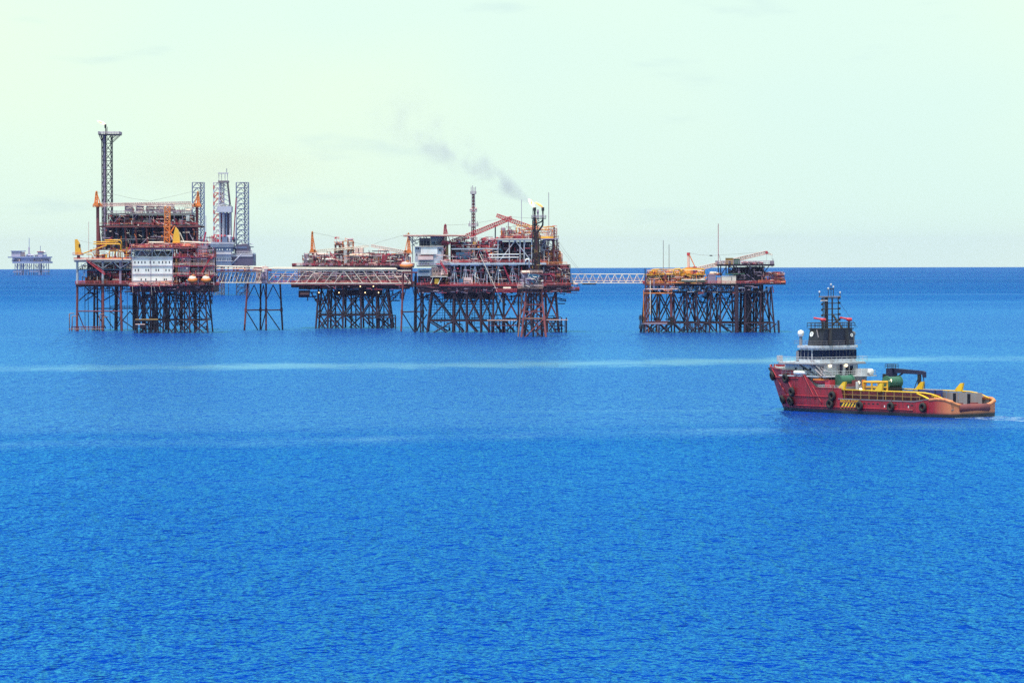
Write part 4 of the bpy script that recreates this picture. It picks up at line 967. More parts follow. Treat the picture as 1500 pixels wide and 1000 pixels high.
# ------------------------------------------------------------------ flare stack on its own jacket, nearer the camera
FT = Plat('flare_stack', 'dark twin-pipe flare stack on its own splayed jacket in front of the central platform', 'flare stack', 1960, 783, 'flare towers')
wf = FT.wv() + 6
L4 = [((771.5, -5), (763, -12)), ((776, 6), (768, 10)), ((791, 6), (794.5, 10)), ((793, -5), (800, -12))]
def la(i, v):
    (a, ya), (b, yb) = L4[i]; t = (v - 424) / (wf - 424); return (a + (b - a) * t, v, ya + (yb - ya) * t)
for i in range(4): FT.T('leg', la(i, 422), la(i, wf), 1.55, ['rust', 'brown', 'brown', 'rust'][i])
FT.T('leg', (766, 424, -2), (758.5, wf, -2), 1.1, 'tan')
for v in (428, 446, 456, 466):
    for i in range(4): FT.T('brace', la(i, v), la((i + 1) % 4, v), .7, rng.choice(['tan', 'rust']))
for v0, v1 in ((428, 446), (446, 466), (466, wf)):
    for i in range(4): FT.T('brace', la(i, v0), la((i + 1) % 4, v1), .7, rng.choice(['brown', 'rust'])); FT.T('brace', la((i + 1) % 4, v0), la(i, v1), .7, 'brown')
for i in range(4): FT.T('node_can', la(i, 464), la(i, 469), 1.8, 'rust')
FT.T('riser', (782, 424, 0), (781, wf, 0), 1.2, 'dark_steel'); FT.T('riser', (786.5, 424, 2), (787, wf, 2), .9, 'rust')
FT.B('deck', (758, 420.5, -9), (796, 422.5, 9), 'tan'); FT.rail([(758, 420.5, -9), (796, 420.5, -9), (796, 420.5, 9)], 1.2, 'pink')
pipework(FT, 762, 796, 401, 420, -8.8, 60, ['navy', 'dark_steel', 'cream', 'rust', 'lilac', 'teal'], .5); pipework(FT, 778, 794, 330, 400, -3.4, 70, ['black', 'rust', 'dark_steel', 'olive', 'brown'], .45, .7)
mb = MB(); mb.prism([(FT.c((a, b, 0)).x, FT.c((a, b, 0)).z) for a, b in [(764, 419), (781, 419), (776, 408), (773, 400), (764, 400)]], -7, 3); FT.mesh('knockout_drum_housing', mb, 'lilac')
mb = MB(); mb.prism([(FT.c((a, b, 0)).x, FT.c((a, b, 0)).z) for a, b in [(772, 400), (778, 412), (784, 419), (788, 419), (790, 402)]], -8.2, -7.2); FT.mesh('wind_shield', mb, 'teal')
for a, b in [((764, 400), (774, 419)), ((776, 400), (768, 419)), ((780, 403), (790, 418)), ((790, 403), (783, 419))]: FT.T('brace', (*a, -8.6), (*b, -8.6), .5, 'bluegrey')
FT.vessel('vessel', (764, 398.5, -3), (777, 398.5, -3), 2.2, 'cream'); FT.B('upper_deck', (763, 400, -8), (795, 401, 8), 'rust'); FT.rail([(763, 400, -8), (795, 400, -8)], 1.2, 'pink')
clutter(FT, 764, 794, 420.5, 404, -6, 6, 16, ['cream', 'lilac', 'pink', 'teal', 'navy']); clutter(FT, 776, 795, 400, 392, -6, 6, 8, ['navy', 'crimson', 'cream'])
FT.T('frame_column', (780, 420, -3), (781.2, 318, -3), .75, 'black'); FT.T('frame_column', (792.5, 420, -3), (788.5, 340, -3), .7, 'black'); FT.T('frame_column', (780, 420, 4), (781.2, 318, 4), .75, 'black'); FT.T('frame_column', (792.5, 420, 4), (788.5, 340, 4), .7, 'black')
for i in range(11):
    v0, v1 = 400 - i * 7, 393 - i * 7; FT.T('brace', (780.2, v0, -3), (790.5, v1, -3), .4, 'black'); FT.T('brace', (780.2, v1, -3), (790.5, v1, -3), .4, 'black'); FT.T('brace', (780.2, v0, -3), (780.2, v1, 4), .35, 'black')
FT.T('flare_riser', (783.7, 420, 0), (783.7, 304.6, 0), 1.5, 'black'); FT.T('flare_riser', (786.3, 400, -2), (786, 338, -2), 1.35, 'rust'); FT.T('flare_riser', (788.3, 400, -1), (787.6, 340, -1), .9, 'olive')
FT.pipe('flare_riser', [(789.4, 400, 0), (788.2, 346, 0), (788.6, 339, 0), (792.5, 334, 0), (795.2, 330, 0), (795.6, 326, 0), (795.6, 304, 0)], 1.25, 'black', None, 8)
FT.pipe('cross_pipe', [(784, 332, 0), (787, 327.5, 0), (793, 325, 0), (795.5, 322, 0)], 1.0, 'black', None, 8)
for u in (783.7, 795.6): FT.T('flare_tip', (u, 309, 0), (u, 303.8, 0), 2.1, 'black')
FT.T('pilot_pipe', (788.4, 322, 0), (788.4, 307, 0), 1.0, 'lilac'); FT.T('pilot_pipe', (781, 322, -1), (781, 305, -1), .5, 'black'); FT.vessel('ignition_drum', (788.2, 313, 0), (788.2, 308, 0), 1.6, 'lilac')
FT.B('platform', (779, 319.6, -5), (800, 320.6, 5), 'dark_steel'); FT.rail([(779, 319.6, -5), (800, 319.6, -5), (800, 319.6, 5), (779, 319.6, 5), (779, 319.6, -5)], 1.3, 'lilac', .1)

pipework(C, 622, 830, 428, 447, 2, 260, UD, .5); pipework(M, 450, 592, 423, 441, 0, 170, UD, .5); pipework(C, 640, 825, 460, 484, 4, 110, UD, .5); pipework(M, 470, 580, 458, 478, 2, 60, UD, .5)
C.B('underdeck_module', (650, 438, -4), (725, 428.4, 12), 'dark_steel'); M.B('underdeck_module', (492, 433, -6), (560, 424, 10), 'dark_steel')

for (a, b) in (((609, 420), (626, 455)), ((626, 430), (609, 456)), ((609, 458), (627, 484)), ((626, 460), (609, 486)), ((633, 430), (609, 440))): C.T('brace', (*a, -10), (*b, -12), .9, 'dark_steel')
for u in (609, 618): C.T('leg', (u, 404, -12), (u - 1, wvC + 6, -14), 1.2, 'dark_steel')
C.B('lower_deck', (604, 418.4, -16), (619.5, 420, 12), 'brown')
# ------------------------------------------------------------------ right platform
D = Plat('drilling_platform', 'right-hand platform on dense dark legs with yellow piping and raised deck', 'oil platform', 2068, 1040)
wd = D.wv()
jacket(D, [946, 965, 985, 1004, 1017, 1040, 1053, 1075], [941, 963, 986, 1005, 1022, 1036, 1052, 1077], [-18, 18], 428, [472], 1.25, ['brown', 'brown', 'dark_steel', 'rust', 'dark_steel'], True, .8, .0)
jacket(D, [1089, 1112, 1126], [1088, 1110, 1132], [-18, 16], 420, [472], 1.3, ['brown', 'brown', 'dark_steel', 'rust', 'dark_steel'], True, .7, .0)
D.T('leg', (1076, 417, -19), (1076, wd + 6, -20), 3.2, 'brown'); D.T('leg', (1092, 417, -8), (1092, wd + 6, -8), 4.2, 'dark_steel'); D.T('leg', (980.5, 424, -20), (981.5, 476, -20), 1.9, 'rust')
for u in (1100, 1104, 1108, 1113, 1118, 1085, 1097): D.T('conductor', (u, 417, rng.uniform(-12, 8)), (u, wd + 5, rng.uniform(-12, 8)), rng.uniform(1.2, 1.9), rng.choice(['dark_steel', 'brown', 'dark_steel']))
for u in (949, 953, 962, 975, 995): D.T('riser', (u, 424, rng.uniform(-18, 0)), (u, wd + 5, -10), rng.uniform(.35, .8), rng.choice(['rust', 'orange', 'lilac', 'dark_steel', 'brown']))
for (u, v0, v1, m) in ((943.2, 393, 424, 'navy'), (944, 405, wd + 4, 'rust'), (950.6, 410, 460, 'cream'), (941, 424, 472, 'orange'), (946, 424, 468, 'rust'), (972, 400, 426, 'rust'), (956, 408, 424, 'lilac')): D.T('caisson', (u, v1, -22), (u, v0, -22), .8, m)
for v, m in ((416.5, 'rust'), (429, 'orange'), (423, 'pink')): D.T('brace', (942, v, -22), (982 if v != 423 else 990, v, -22), .8, m)
D.T('brace', (938, 473, -22), (983, 473, -22), 1.1, 'lilac'); D.T('brace', (942, 470, -22), (986, 470, -22), .7, 'rust')
for (u0, u1, v) in ((934, 941, 462), (934, 942, 475), (976, 984, 463), (975, 984, 470)):
    for i in range(3): D.B('fender', (u0, v + i * 2, -23), (u1, v + i * 2 + 1.2, -19), 'black')
for u in (936, 938.5, 941): D.T('fender_post', (u, 460, -21), (u, wd + 3, -21), .8, 'dark_steel')
for u in list(range(1000, 1034, 3)) + list(range(1114, 1126, 3)): D.T('landing_bar', (u, 472, -20), (u + 1, wd + 2, -20), .35, 'dark_steel')
for v in (475, 478, 481): D.T('landing_bar', (1000, v, -20), (1034, v, -20), .35, 'dark_steel'); D.T('landing_bar', (1113, v, -20), (1136, v, -20), .4, 'dark_steel')
D.T('fender_post', (1136.5, 468, -20), (1137.5, wd + 3, -20), 1.6, 'dark_steel'); D.T('brace', (1125, 480, -20), (1134, 472, -20), .8, 'brown')
# truss floor
deck(D, 943, 1147, 415.2, -20, 20, 'dark_steel', 1.0, 'dark_steel', 0, 'red', 12)
for y in (-18, 0, 17):
    wtruss(D, 946, 1110, 417.4, 427.6, y, 26, 'dark_steel', .75, True)
D.B('lower_deck', (990, 427.8, -16), (1126, 428.8, 16), 'dark_steel'); D.B('joist_deck', (984, 416.6, -17), (1112, 418.6, 17), 'black')
for u in (1020, 1070): D.B('walkway', (u, 427, -20), (u + 8, 430, -16), 'rust')
D.T('brace', (1126, 420, -18), (1110, 428, -18), .8, 'bluegrey'); D.T('brace', (1128, 418, -18), (1130, 428, -18), .7, 'red'); D.rail([(1112, 428, -16), (1126, 428, -16)], 1.2, 'bluegrey')
for u in range(990, 1080, 7): D.B('valve_box', (u, 424, -17.5), (u + rng.uniform(2, 4), 419.5, -15), rng.choice(['lilac', 'dark_steel', 'navy', 'bluegrey']))
# yellow pipe deck
for i in range(16):
    v = 394.5 + (i % 6) * 3.0; u0 = 945 + rng.uniform(0, 20); u1 = rng.uniform(990, 1030); y = -18 + i * 1.3
    D.pipe('yellow_pipe', [(u0, 414, y), (u0, v + 1.2, y), (u0 + 1.2, v, y), (u1 - 1.2, v, y), (u1, v + 1.2, y), (u1, 414, y)], rng.uniform(.45, .75), rng.choice(['yellow', 'yellow', 'orange', 'cream']))
for pts in ([(954, 400), (954, 396), (955.5, 394.4), (968, 394.4)], [(985, 402), (985, 395), (986.5, 393.6), (994, 393.6), (995, 395), (995, 402)], [(997, 400), (997, 395), (998.5, 393.6), (1028, 393.6), (1029.5, 395), (1029.5, 401)]):
    D.pipe('yellow_pipe', [(u, v, -19) for u, v in pts], .85, 'yellow')
D.B('pipe_deck', (945, 401.5, -17), (1032, 402.6, 8), 'yellow'); D.B('backing_wall', (948, 415, 6), (1032, 400, 7), 'crimson')
for u in range(946, 1034, 9): D.T('column', (u, 415, -18), (u, 401.6, -18), .5, rng.choice(['rust', 'pink', 'orange']))
clutter(D, 946, 1032, 415, 403, -17, 4, 56, ['crimson', 'rust', 'orange', 'pink', 'dark_steel', 'cream', 'navy']); clutter(D, 946, 1030, 401.5, 394, -14, 5, 34, ['yellow', 'orange', 'rust', 'cream', 'crimson'])
D.T('green_pipe', (990, 412, -20.6), (1033, 412, -20.6), .6, 'green'); D.T('cream_pipe', (996, 409.4, -20.4), (1030, 409.4, -20.4), .7, 'cream'); D.T('orange_pipe', (945, 413.6, -20.8), (1000, 413.6, -20.8), .6, 'orange')
pipework(D, 945, 1032, 403, 415, -18, 170, ['crimson', 'rust', 'orange', 'pink', 'cream', 'navy', 'yellow']); pipework(D, 945, 1030, 394, 402, -17, 130, ['yellow', 'orange', 'cream', 'yellow', 'rust']); pipework(D, 944, 986, 416, 430, -21, 60, ['rust', 'pink', 'orange', 'lilac', 'navy'])
pipework(D, 985, 1112, 417, 428, -18.5, 180, ['dark_steel', 'navy', 'lilac', 'black', 'bluegrey']); pipework(D, 1066, 1118, 390, 414, -17, 120, ['navy', 'dark_steel', 'black', 'lilac']); pipework(D, 1112, 1146, 398, 414, -18.6, 120, ['orange', 'rust', 'crimson', 'pink', 'brown'])
# cabins on the deck
D.B('roof_clutter', (1036, 403, -15), (1056, 401.6, -5), 'rust')
clutter(D, 1036, 1056, 402, 398.5, -14, -6, 8, ['pink', 'cream', 'orange'])
# dark equipment hall
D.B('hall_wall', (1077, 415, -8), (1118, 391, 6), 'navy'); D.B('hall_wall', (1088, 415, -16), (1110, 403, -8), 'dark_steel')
for u in range(1078, 1120, 4): D.T('hall_column', (u, 415, -16.5), (u, rng.uniform(391, 398), -16.5), .55, rng.choice(['navy', 'dark_steel', 'grey', 'dark_steel']))
clutter(D, 1066, 1116, 415, 394, -14, -8, 44, ['navy', 'dark_steel', 'black', 'brown', 'crimson', 'green'])
clutter(D, 1066, 1114, 400, 390, -16, 6, 34, ['navy', 'dark_steel', 'black', 'dark_steel'])
# raised deck
D.B('upper_deck', (1049.5, 387, -18), (1131, 389.4, 12), 'dark_steel'); D.B('deck_edge', (1049, 386.8, -18.6), (1131.4, 388, -18.1), 'brown')
D.rail([(1050, 387, -18), (1130.5, 387, -18), (1130.5, 387, 12), (1050, 387, 12), (1050, 387, -18)], 1.7, 'lilac', .1)
for (u, v) in ((1053.5, 404), (1065, 402), (1076, 402), (1096, 402), (1114.5, 402)): D.T('deck_post', (u, v, -16), (u, 389, -16), .8, 'dark_steel'); D.T('deck_post', (u, v, 8), (u, 389, 8), .8, 'dark_steel')
for a, b in (((1054, 402), (1062, 390)), ((1065, 402), (1074, 390)), ((1114.5, 402), (1124, 389)), ((1076, 400), (1068, 390)), ((1096, 400), (1106, 390))): D.T('brace', (*a, -16), (*b, -16), .6, 'dark_steel')
D.T('green_walkway', (1060, 401.5, -17), (1088, 400.8, -17), .9, 'green')
clutter(D, 1086, 1116, 387, 383.6, -14, 8, 22, ['red', 'pink', 'crimson', 'cream', 'rust'])
D.T('davit_post', (1130.6, 387, -10), (1130.6, 379, -10), .5, 'grey')
# right balcony deck
D.B('balcony_deck', (1108, 414, -19), (1147, 416.6, 14), 'dark_steel'); D.B('wind_wall', (1130, 414, -19), (1146.4, 408.5, -18.5), 'rust')
D.rail([(1108, 414, -19), (1147, 414, -19), (1147, 414, 14)], 1.3, 'orange')
D.B('balcony_deck', (1116, 403.4, -16), (1145, 404.4, 10), 'rust'); D.rail([(1116, 403.4, -16), (1145, 403.4, -16), (1145, 403.4, 10)], 1.3, 'red')
clutter(D, 1112, 1145, 414, 404.5, -16, 6, 34, ['orange', 'rust', 'crimson', 'dark_steel', 'brown', 'pink']); clutter(D, 1112, 1143, 403.4, 397.5, -14, 6, 26, ['crimson', 'pink', 'red', 'rust'])
for u in (1116, 1124, 1132, 1139, 1145): D.T('column', (u, 414, -18), (u, 402, -18), .5, 'brown')
for (u, v) in ((971.2, 352), (979.6, 358)): D.T('whip_mast', (u, 402, -6), (u, v, -6), .42, 'grey')
D.T('whip_mast', (1050.6, 388, -12), (1050.6, 328, -12), .45, 'crimson'); D.T('mast_stay', (1051, 372, -12), (1056, 387, -12), .3, 'grey')
# crane with white post
k = D.sub('pedestal_crane', 'crane with pale upright post on the yellow pipe deck of the right platform', 'crane', 1008, 'pedestal cranes on the platforms')
k.T('pedestal', (1010, 415, -6), (1010, 398, -6), 2.6, 'rust'); k.B('slew_platform', (1002, 398.4, -9), (1022, 396.6, -3), 'crimson'); k.T('slew_ring', (1011, 397, -6), (1011, 391, -6), 3.4, 'crimson')
k.B('machinery_house', (1003.5, 396, -8.5), (1020, 391.5, -3.5), 'orange'); k.B('cab', (1014, 396, -10), (1019.6, 390.4, -8.6), 'crimson')
k.T('mast_post', (1008, 393, -6), (1008, 373.5, -6), 1.9, 'pink'); k.T('mast_head', (1008, 374, -6), (1008, 370, -6), 2.4, 'red')
for s in (-1.2, 1.2): k.T('mast_stay', (1009, 372.5, -6 + s), (1017.5, 391, -6 + s), .55, 'orange')
k.lattice('boom', (1019, 394.4, -6), (1122, 369.6, -6), 1.7, 30, 'pink', .2, .12, 1.5); k.lattice('boom_tip', (1121, 370, -6), (1130.5, 373.4, -6), 1.3, 5, 'cream', .16, .1, .4)
k.B('boom_head', (1120.4, 371.5, -7), (1123.8, 367.8, -5), 'red'); k.vessel('hook_block', (1130, 388, -6), (1130, 391, -6), .7, 'crimson'); k.T('hoist_wire', (1130, 374, -6), (1130, 388, -6), .14, 'grey'); k.T('hoist_wire', (1122, 371, -6), (1122, 385, -6), .14, 'grey')
k.pipe('boom_wire', [(1010, 370.6, -6), (1022, 373, -6), (1040.5, 374.4, -6), (1062, 373.2, -6), (1121, 368.8, -6)], .16, 'grey', None, 4); k.vessel('pendant_block', (1038.6, 374.2, -6), (1043, 374.4, -6), .8, 'dark_steel')

def container(host, label, u0, u1, v0, v1, y0, y1, m, g, door=None):
    p = host.sub('container', label, 'container', (u0 + u1) / 2, g)
    p.B('body', (u0, v1, y0), (u1, v0, y1), m)
    n = max(4, int((u1 - u0) / 1.6))
    for i in range(n): u = u0 + (u1 - u0) * (i + .5) / n; p.B('rib', (u - .22, v1 - .3, y0 - .12), (u + .22, v0 + .3, y0), m)
    p.B('roof_rim', (u0 - .2, v0 + .3, y0 - .15), (u1 + .2, v0 - .3, y1 + .15), m)
    if door: p.B('door', (door[0], v1 - .3, y0 - .2), (door[1], door[2], y0 - .13), 'window')
    return p
gC = 'containers on the right platform'
container(D, 'pale lilac container standing left of the white one on the right platform', 1034.5, 1046, 402.4, 414.8, -18, -11, 'lilac', gC)
container(D, 'small pink container wedged between two pale ones on the right platform', 1048, 1053.5, 406, 414.8, -18, -12, 'pink', gC)
container(D, 'long whitish container on the deck of the right platform', 1054.5, 1075.5, 404.2, 415, -18.5, -11, 'cream', gC)
container(D, 'brown cabin with dark opening standing on the raised right deck', 1061.6, 1072, 378, 387, -14, -8, 'olive', gC, (1066, 1068.4, 382))
container(D, 'dark green container beside the brown cabin on the raised deck', 1073.6, 1082, 379.6, 387, -14, -8, 'green', gC)

pipework(D, 990, 1122, 428, 444, 2, 160, UD, .5); pipework(D, 945, 1130, 466, 485, 4, 110, UD, .5)
# ------------------------------------------------------------------ jack-up rig far behind
J = Plat('jackup_rig', 'hazy lilac jack-up drilling rig with tall lattice legs behind the left platform', 'drilling rig', 4150, 335)
wj = J.wv() + 4
def jleg(u, vtop, m, w, stripes=None):
    q = [(-w, -6), (w, -6), (0, 10)]
    for i, (du, y) in enumerate(((-w, -7), (w, -7), (w * .2, 9))):
        J.T('leg_chord', (u + du, wj, y), (u + du, vtop, y), .85, m)
    n = 22
    mb = MB(); mb2 = MB()
    for i in range(n):
        v0, v1 = wj - (wj - vtop) * i / n, wj - (wj - vtop) * (i + 1) / n
        mm = (v0 + v1) / 2
        cs = [(u - w, -7), (u + w, -7), (u + w * .2, 9)]
        tgt = mb2 if stripes and (i // 2) % 2 else mb
        for a in range(3):
            b = (a + 1) % 3
            pa0, pb0, pa1, pb1 = [J.c((cs[x][0], vv, cs[x][1])) for x, vv in ((a, v0), (b, v0), (a, v1), (b, v1))]
            mid0 = (pa0 + pb0) / 2; mid1 = (pa1 + pb1) / 2
            tgt.tube(pa0, mid1, .34, 4); tgt.tube(pb0, mid1, .34, 4); tgt.tube(pa1, pb1, .34, 4)
    J.mesh('leg_lattice', mb, m)
    if stripes: J.mesh('leg_lattice', mb2, stripes)
jleg(292, 267.5, 'rig_blue', 8.6); jleg(356.5, 267.5, 'rig_blue', 9.0); jleg(322, 267.5, 'rig_grey', 7.5, 'red')
for i in range(8): J.T('leg_band', (314.8, 272 + i * 12, -7.5), (314.8, 277 + i * 12, -7.5), 1.1, 'red')
J.B('hull', (282, 373, -24), (373, 389, 26), 'rig_dark'); J.B('hull_band', (283, 376, -24.6), (372.5, 373.2, -24.1), 'rig_grey')
J.B('upper_deck', (300, 373, -20), (373, 370.6, 20), 'rig_grey')
J.B('accommodation', (316, 389, -30), (342, 369, -24.2), 'rig_grey'); J.B('accommodation', (315, 369, -28), (344, 362, -10), 'rig_blue'); J.B('helideck', (311, 357.6, -30), (346, 354.8, 0), 'rig_grey')
J.B('helideck_skirt', (312, 362, -29), (345, 357.8, -1), 'rig_grey')
window_row(J, [319, 322, 326, 330, 333, 337, 340], 380, -30.1, 'rig_blue', .8, 1.6); window_row(J, [318.5, 321.5, 325, 329, 336, 340], 365.4, -28.1, 'white', .7, 1.3)
for v in (372, 382): J.B('walkway', (312, v, -32), (345, v + .8, -30.1), 'rig_grey')
J.B('derrick_base', (322, 356, -14), (341, 312, -4), 'rig_blue') if False else None
for u in (323.5, 328, 333, 338.5):
    J.T('derrick_column', (u, 372, -8), (u, 310, -8), 1.1, rng.choice(['rig_grey', 'rig_blue'])); J.T('derrick_column', (u, 372, 4), (u, 310, 4), 1.1, 'rig_blue')
J.B('racking_board', (319.6, 311, -14), (341, 302.6, 8), 'rig_grey'); J.vessel('racking_roof', (320, 302.4, -3), (340.5, 302.4, -3), 2.6, 'white')
J.B('mud_panel', (325, 372, -2), (337, 312, 0), 'rig_dark')
for s in (-1, 1):
    for y in (-9, 4): J.T('derrick_leg', (330 + s * 8, 302, y), (329 + s * 5.5, 268, y), .8, 'rig_dark' if s > 0 else 'rig_grey')
for i in range(5):
    v0, v1 = 302 - i * 6.8, 302 - (i + 1) * 6.8; w0, w1 = 8 - .5 * i, 8 - .5 * (i + 1)
    J.T('derrick_brace', (330 - w0, v0, -9), (330 + w1, v1, -9), .45, 'rig_grey'); J.T('derrick_brace', (330 + w0, v0, -9), (330 - w1, v1, -9), .45, 'rig_blue')
J.B('crown_deck', (321.5, 268, -12), (336, 265, 6), 'rig_dark')
for u in (322, 326, 331, 334.6): J.T('crown_post', (u, 265, -6), (u, 254, -6), .5, 'rig_grey')
J.B('crown_beam', (321, 255, -8), (335.5, 253.2, -2), 'rig_grey'); J.T('crown_mast', (333.4, 254, -5), (333.4, 247, -5), .5, 'rig_blue')
J.T('crane_boom', (344, 350, -14), (348, 290, -14), .8, 'crimson'); J.T('crane_boom', (346, 350, -10), (349, 292, -10), .6, 'rig_grey')
J.T('crane_post', (304, 372, -18), (304, 316, -18), .6, 'rig_grey'); J.T('crane_post', (299, 360, -18), (304, 340, -18), 1.2, 'crimson')
clutter(J, 284, 314, 373, 345, -18, 6, 26, ['rig_dark', 'rig_blue', 'lilac', 'crimson', 'rig_grey'], 1.3); clutter(J, 344, 372, 370.6, 356, -18, 6, 26, ['rig_dark', 'rig_blue', 'rig_grey', 'rig_dark', 'lilac'], 1.3); clutter(J, 313, 346, 354.6, 342, -12, 6, 26, ['rig_blue', 'rig_grey', 'lilac', 'crimson'], 1.2)
J.B('deck_house', (349, 371, -20), (366, 358, -6), 'rig_dark'); J.B('deck_house', (350, 364, -20.4), (364, 361, -20.1), 'rig_blue')
J.T('gangway', (341, 388, -28), (357, 372, -28), .8, 'rig_grey'); J.rail([(346, 370.6, -21), (373, 370.6, -21)], 1.6, 'rig_grey', .14)
J.T('davit', (373, 372, -20), (376, 384, -20), .8, 'rig_blue')
for u in (308, 312, 326, 330, 336): J.T('conductor', (u, 389, -10), (u, wj, -10), .5, 'rig_blue')

# ------------------------------------------------------------------ platform on the horizon
X = Plat('distant_platform', 'tiny blue hazy platform on the horizon at the far left', 'oil platform', 9670, 45)
wx = X.wv() + 2
for i, u in enumerate((24, 28, 33, 37, 42, 48, 53, 59, 63, 70)):
    for y in (-20, 20): X.T('leg', (u, 386, y), (u + (i - 4.5) * .12, wx, y * 1.05), .55 if i not in (2, 7) else 1.2, 'hazed_blue')
for i, u in enumerate((24, 33, 42, 53, 63)): X.T('brace', (u, 387, -20), (u + 5, 398, -20), .35, 'hazed_blue'); X.T('brace', (u + 6, 387, -20), (u + 1, 398, -20), .35, 'hazed_blue')
X.B('boat_landing', (21, 397, -24), (33, 399, 20), 'hazed_blue'); X.B('boat_landing', (45, 396.6, -24), (58, 398.6, 20), 'hazed_blue'); X.B('boat_landing', (64, 396.4, -24), (72, 398.4, 20), 'hazed_blue')
X.B('cellar_deck', (20.5, 383, -28), (75.5, 385.6, 28), 'hazed_blue'); X.B('main_deck', (14, 376, -28), (75, 377.6, 28), 'hazed_blue'); X.B('module', (20, 383, -20), (33, 377.6, 10), 'hazed_blue'); X.B('module', (33, 383, -24), (52, 377.6, 16), 'hazed_blue'); X.B('module', (53, 383, -20), (74, 377.6, 16), 'hazed_lilac')
clutter(X, 21, 74, 383, 378, -27, -20, 26, ['hazed_blue', 'hazed_lilac', 'hazed_blue', 'hazed_lilac', 'pink'], .5)
X.B('accommodation', (19, 376, -24), (32, 368.4, 6), 'hazed_lilac'); X.B('helideck', (18, 368.4, -26), (37.5, 367.2, 10), 'hazed_blue'); X.B('module', (32, 376, -18), (37, 369, 4), 'pink')
clutter(X, 37, 58, 376, 372, -20, 10, 18, ['hazed_blue', 'hazed_lilac', 'hazed_lilac', 'hazed_blue'], .5)
X.T('derrick', (43, 376, 0), (43, 362, 0), 1.3, 'hazed_lilac'); X.T('derrick_mast', (43.2, 363, 0), (43.2, 348.6, 0), .45, 'hazed_blue')
X.B('module', (57, 376, -20), (64, 368.4, 4), 'hazed_lilac'); X.B('crane_deck', (56, 369.2, -22), (65, 368.2, 6), 'crimson'); X.T('mast', (59.6, 368, 0), (59.6, 360, 0), .4, 'hazed_blue'); X.vessel('white_dome', (66.2, 371.4, -10), (66.2, 367, -10), 1.6, 'white'); X.B('module', (62, 376, -18), (69, 373, 4), 'hazed_blue'); X.T('davit', (68.6, 374, -10), (68.6, 370, -10), .4, 'hazed_blue')
# ------------------------------------------------------------------ supply ship
TH = math.radians(53)
SX, SD = (1425.5 - 750) * 975.5 / F, 975.5
SHIP_LOC = (SX, SD, sea_z(SD)); SHIP_RZ = math.pi - TH
S = Thing('supply_ship', 'red-hulled anchor-handling supply ship with white bridge and black funnel block', 'ship', SHIP_LOC, SHIP_RZ)
LB, HB = 73.0, 8.25

def paint(name, hi, lo, zl, mid=None, zm=None, fade=None, fade_x=None):
    """hull paint: boot-topping below zl with weed and rust, hull colour above"""
    m = mat(name, hi, 0.5, 0, 0.9, (0.07, 0.018, 0.02), 1.1, zs=.12)
    N, L = m.node_tree.nodes, m.node_tree.links
    b = N['Principled BSDF']; src = b.inputs['Base Color'].links[0].from_socket
    g = N.new('ShaderNodeNewGeometry'); sx = N.new('ShaderNodeSeparateXYZ'); L.new(g.outputs['Position'], sx.inputs[0])
    n = N.new('ShaderNodeTexNoise'); n.inputs['Scale'].default_value = 0.8; n.inputs['Detail'].default_value = 5
    a = N.new('ShaderNodeMath'); a.operation = 'MULTIPLY_ADD'; a.inputs[1].default_value = 1.1; L.new(n.outputs['Fac'], a.inputs[0]); L.new(sx.outputs[2], a.inputs[2])
    r = N.new('ShaderNodeMapRange'); r.inputs[1].default_value = zl + .2; r.inputs[2].default_value = zl + .75; L.new(a.outputs[0], r.inputs[0])
    if fade:
        tc = N.new('ShaderNodeTexCoord'); s2 = N.new('ShaderNodeSeparateXYZ'); L.new(tc.outputs['Object'], s2.inputs[0])
        fr = N.new('ShaderNodeMapRange'); fr.inputs[1].default_value = fade_x[0]; fr.inputs[2].default_value = fade_x[1]; L.new(s2.outputs[0], fr.inputs[0])
        fm = N.new('ShaderNodeMix'); fm.data_type = 'RGBA'; fm.inputs[6].default_value = (*fade, 1); L.new(fr.outputs[0], fm.inputs[0]); L.new(src, fm.inputs[7]); src = fm.outputs[2]
    mx = N.new('ShaderNodeMix'); mx.data_type = 'RGBA'; mx.inputs[6].default_value = (*lo, 1)
    L.new(r.outputs[0], mx.inputs[0]); L.new(src, mx.inputs[7]); L.new(mx.outputs[2], b.inputs['Base Color'])
paint('hull_red', (0.34, 0.010, 0.030), (0.012, 0.022, 0.03), 1.0, fade=(0.60, 0.20, 0.09), fade_x=(-0.5, 5.0))
mat('stern_orange', (0.62, 0.22, 0.09), 0.6, 0, 0.8, (0.28, 0.06, 0.04), 0.7, zs=.15)
mat('ship_white', (0.50, 0.53, 0.60), 0.45, 0, 0.7, (0.30, 0.20, 0.18), 0.9, zs=.2)
mat('ship_grey', (0.21, 0.20, 0.24), 0.6, 0, 0.5, (0.22, 0.13, 0.11), 0.6)
mat('ship_yellow', (0.85, 0.52, 0.02), 0.5, 0, 0.3, (0.5, 0.2, 0.04), 0.8)
mat('dark_red', (0.12, 0.012, 0.02), 0.6, 0, 0.4, (0.04, 0.02, 0.02), 0.5)
mat('ship_blue', (0.03, 0.05, 0.22), 0.5, 0, 0.3)
mat('funnel_black', (0.010, 0.012, 0.03), 0.4, 0, 0.3, (0.03, 0.02, 0.03), 0.5)
mat('glass', (0.006, 0.008, 0.02), 0.08, 0, 0.0)
mat('flood', (1, .9, .7), emit=(1.0, 0.78, 0.45), strength=3.5)

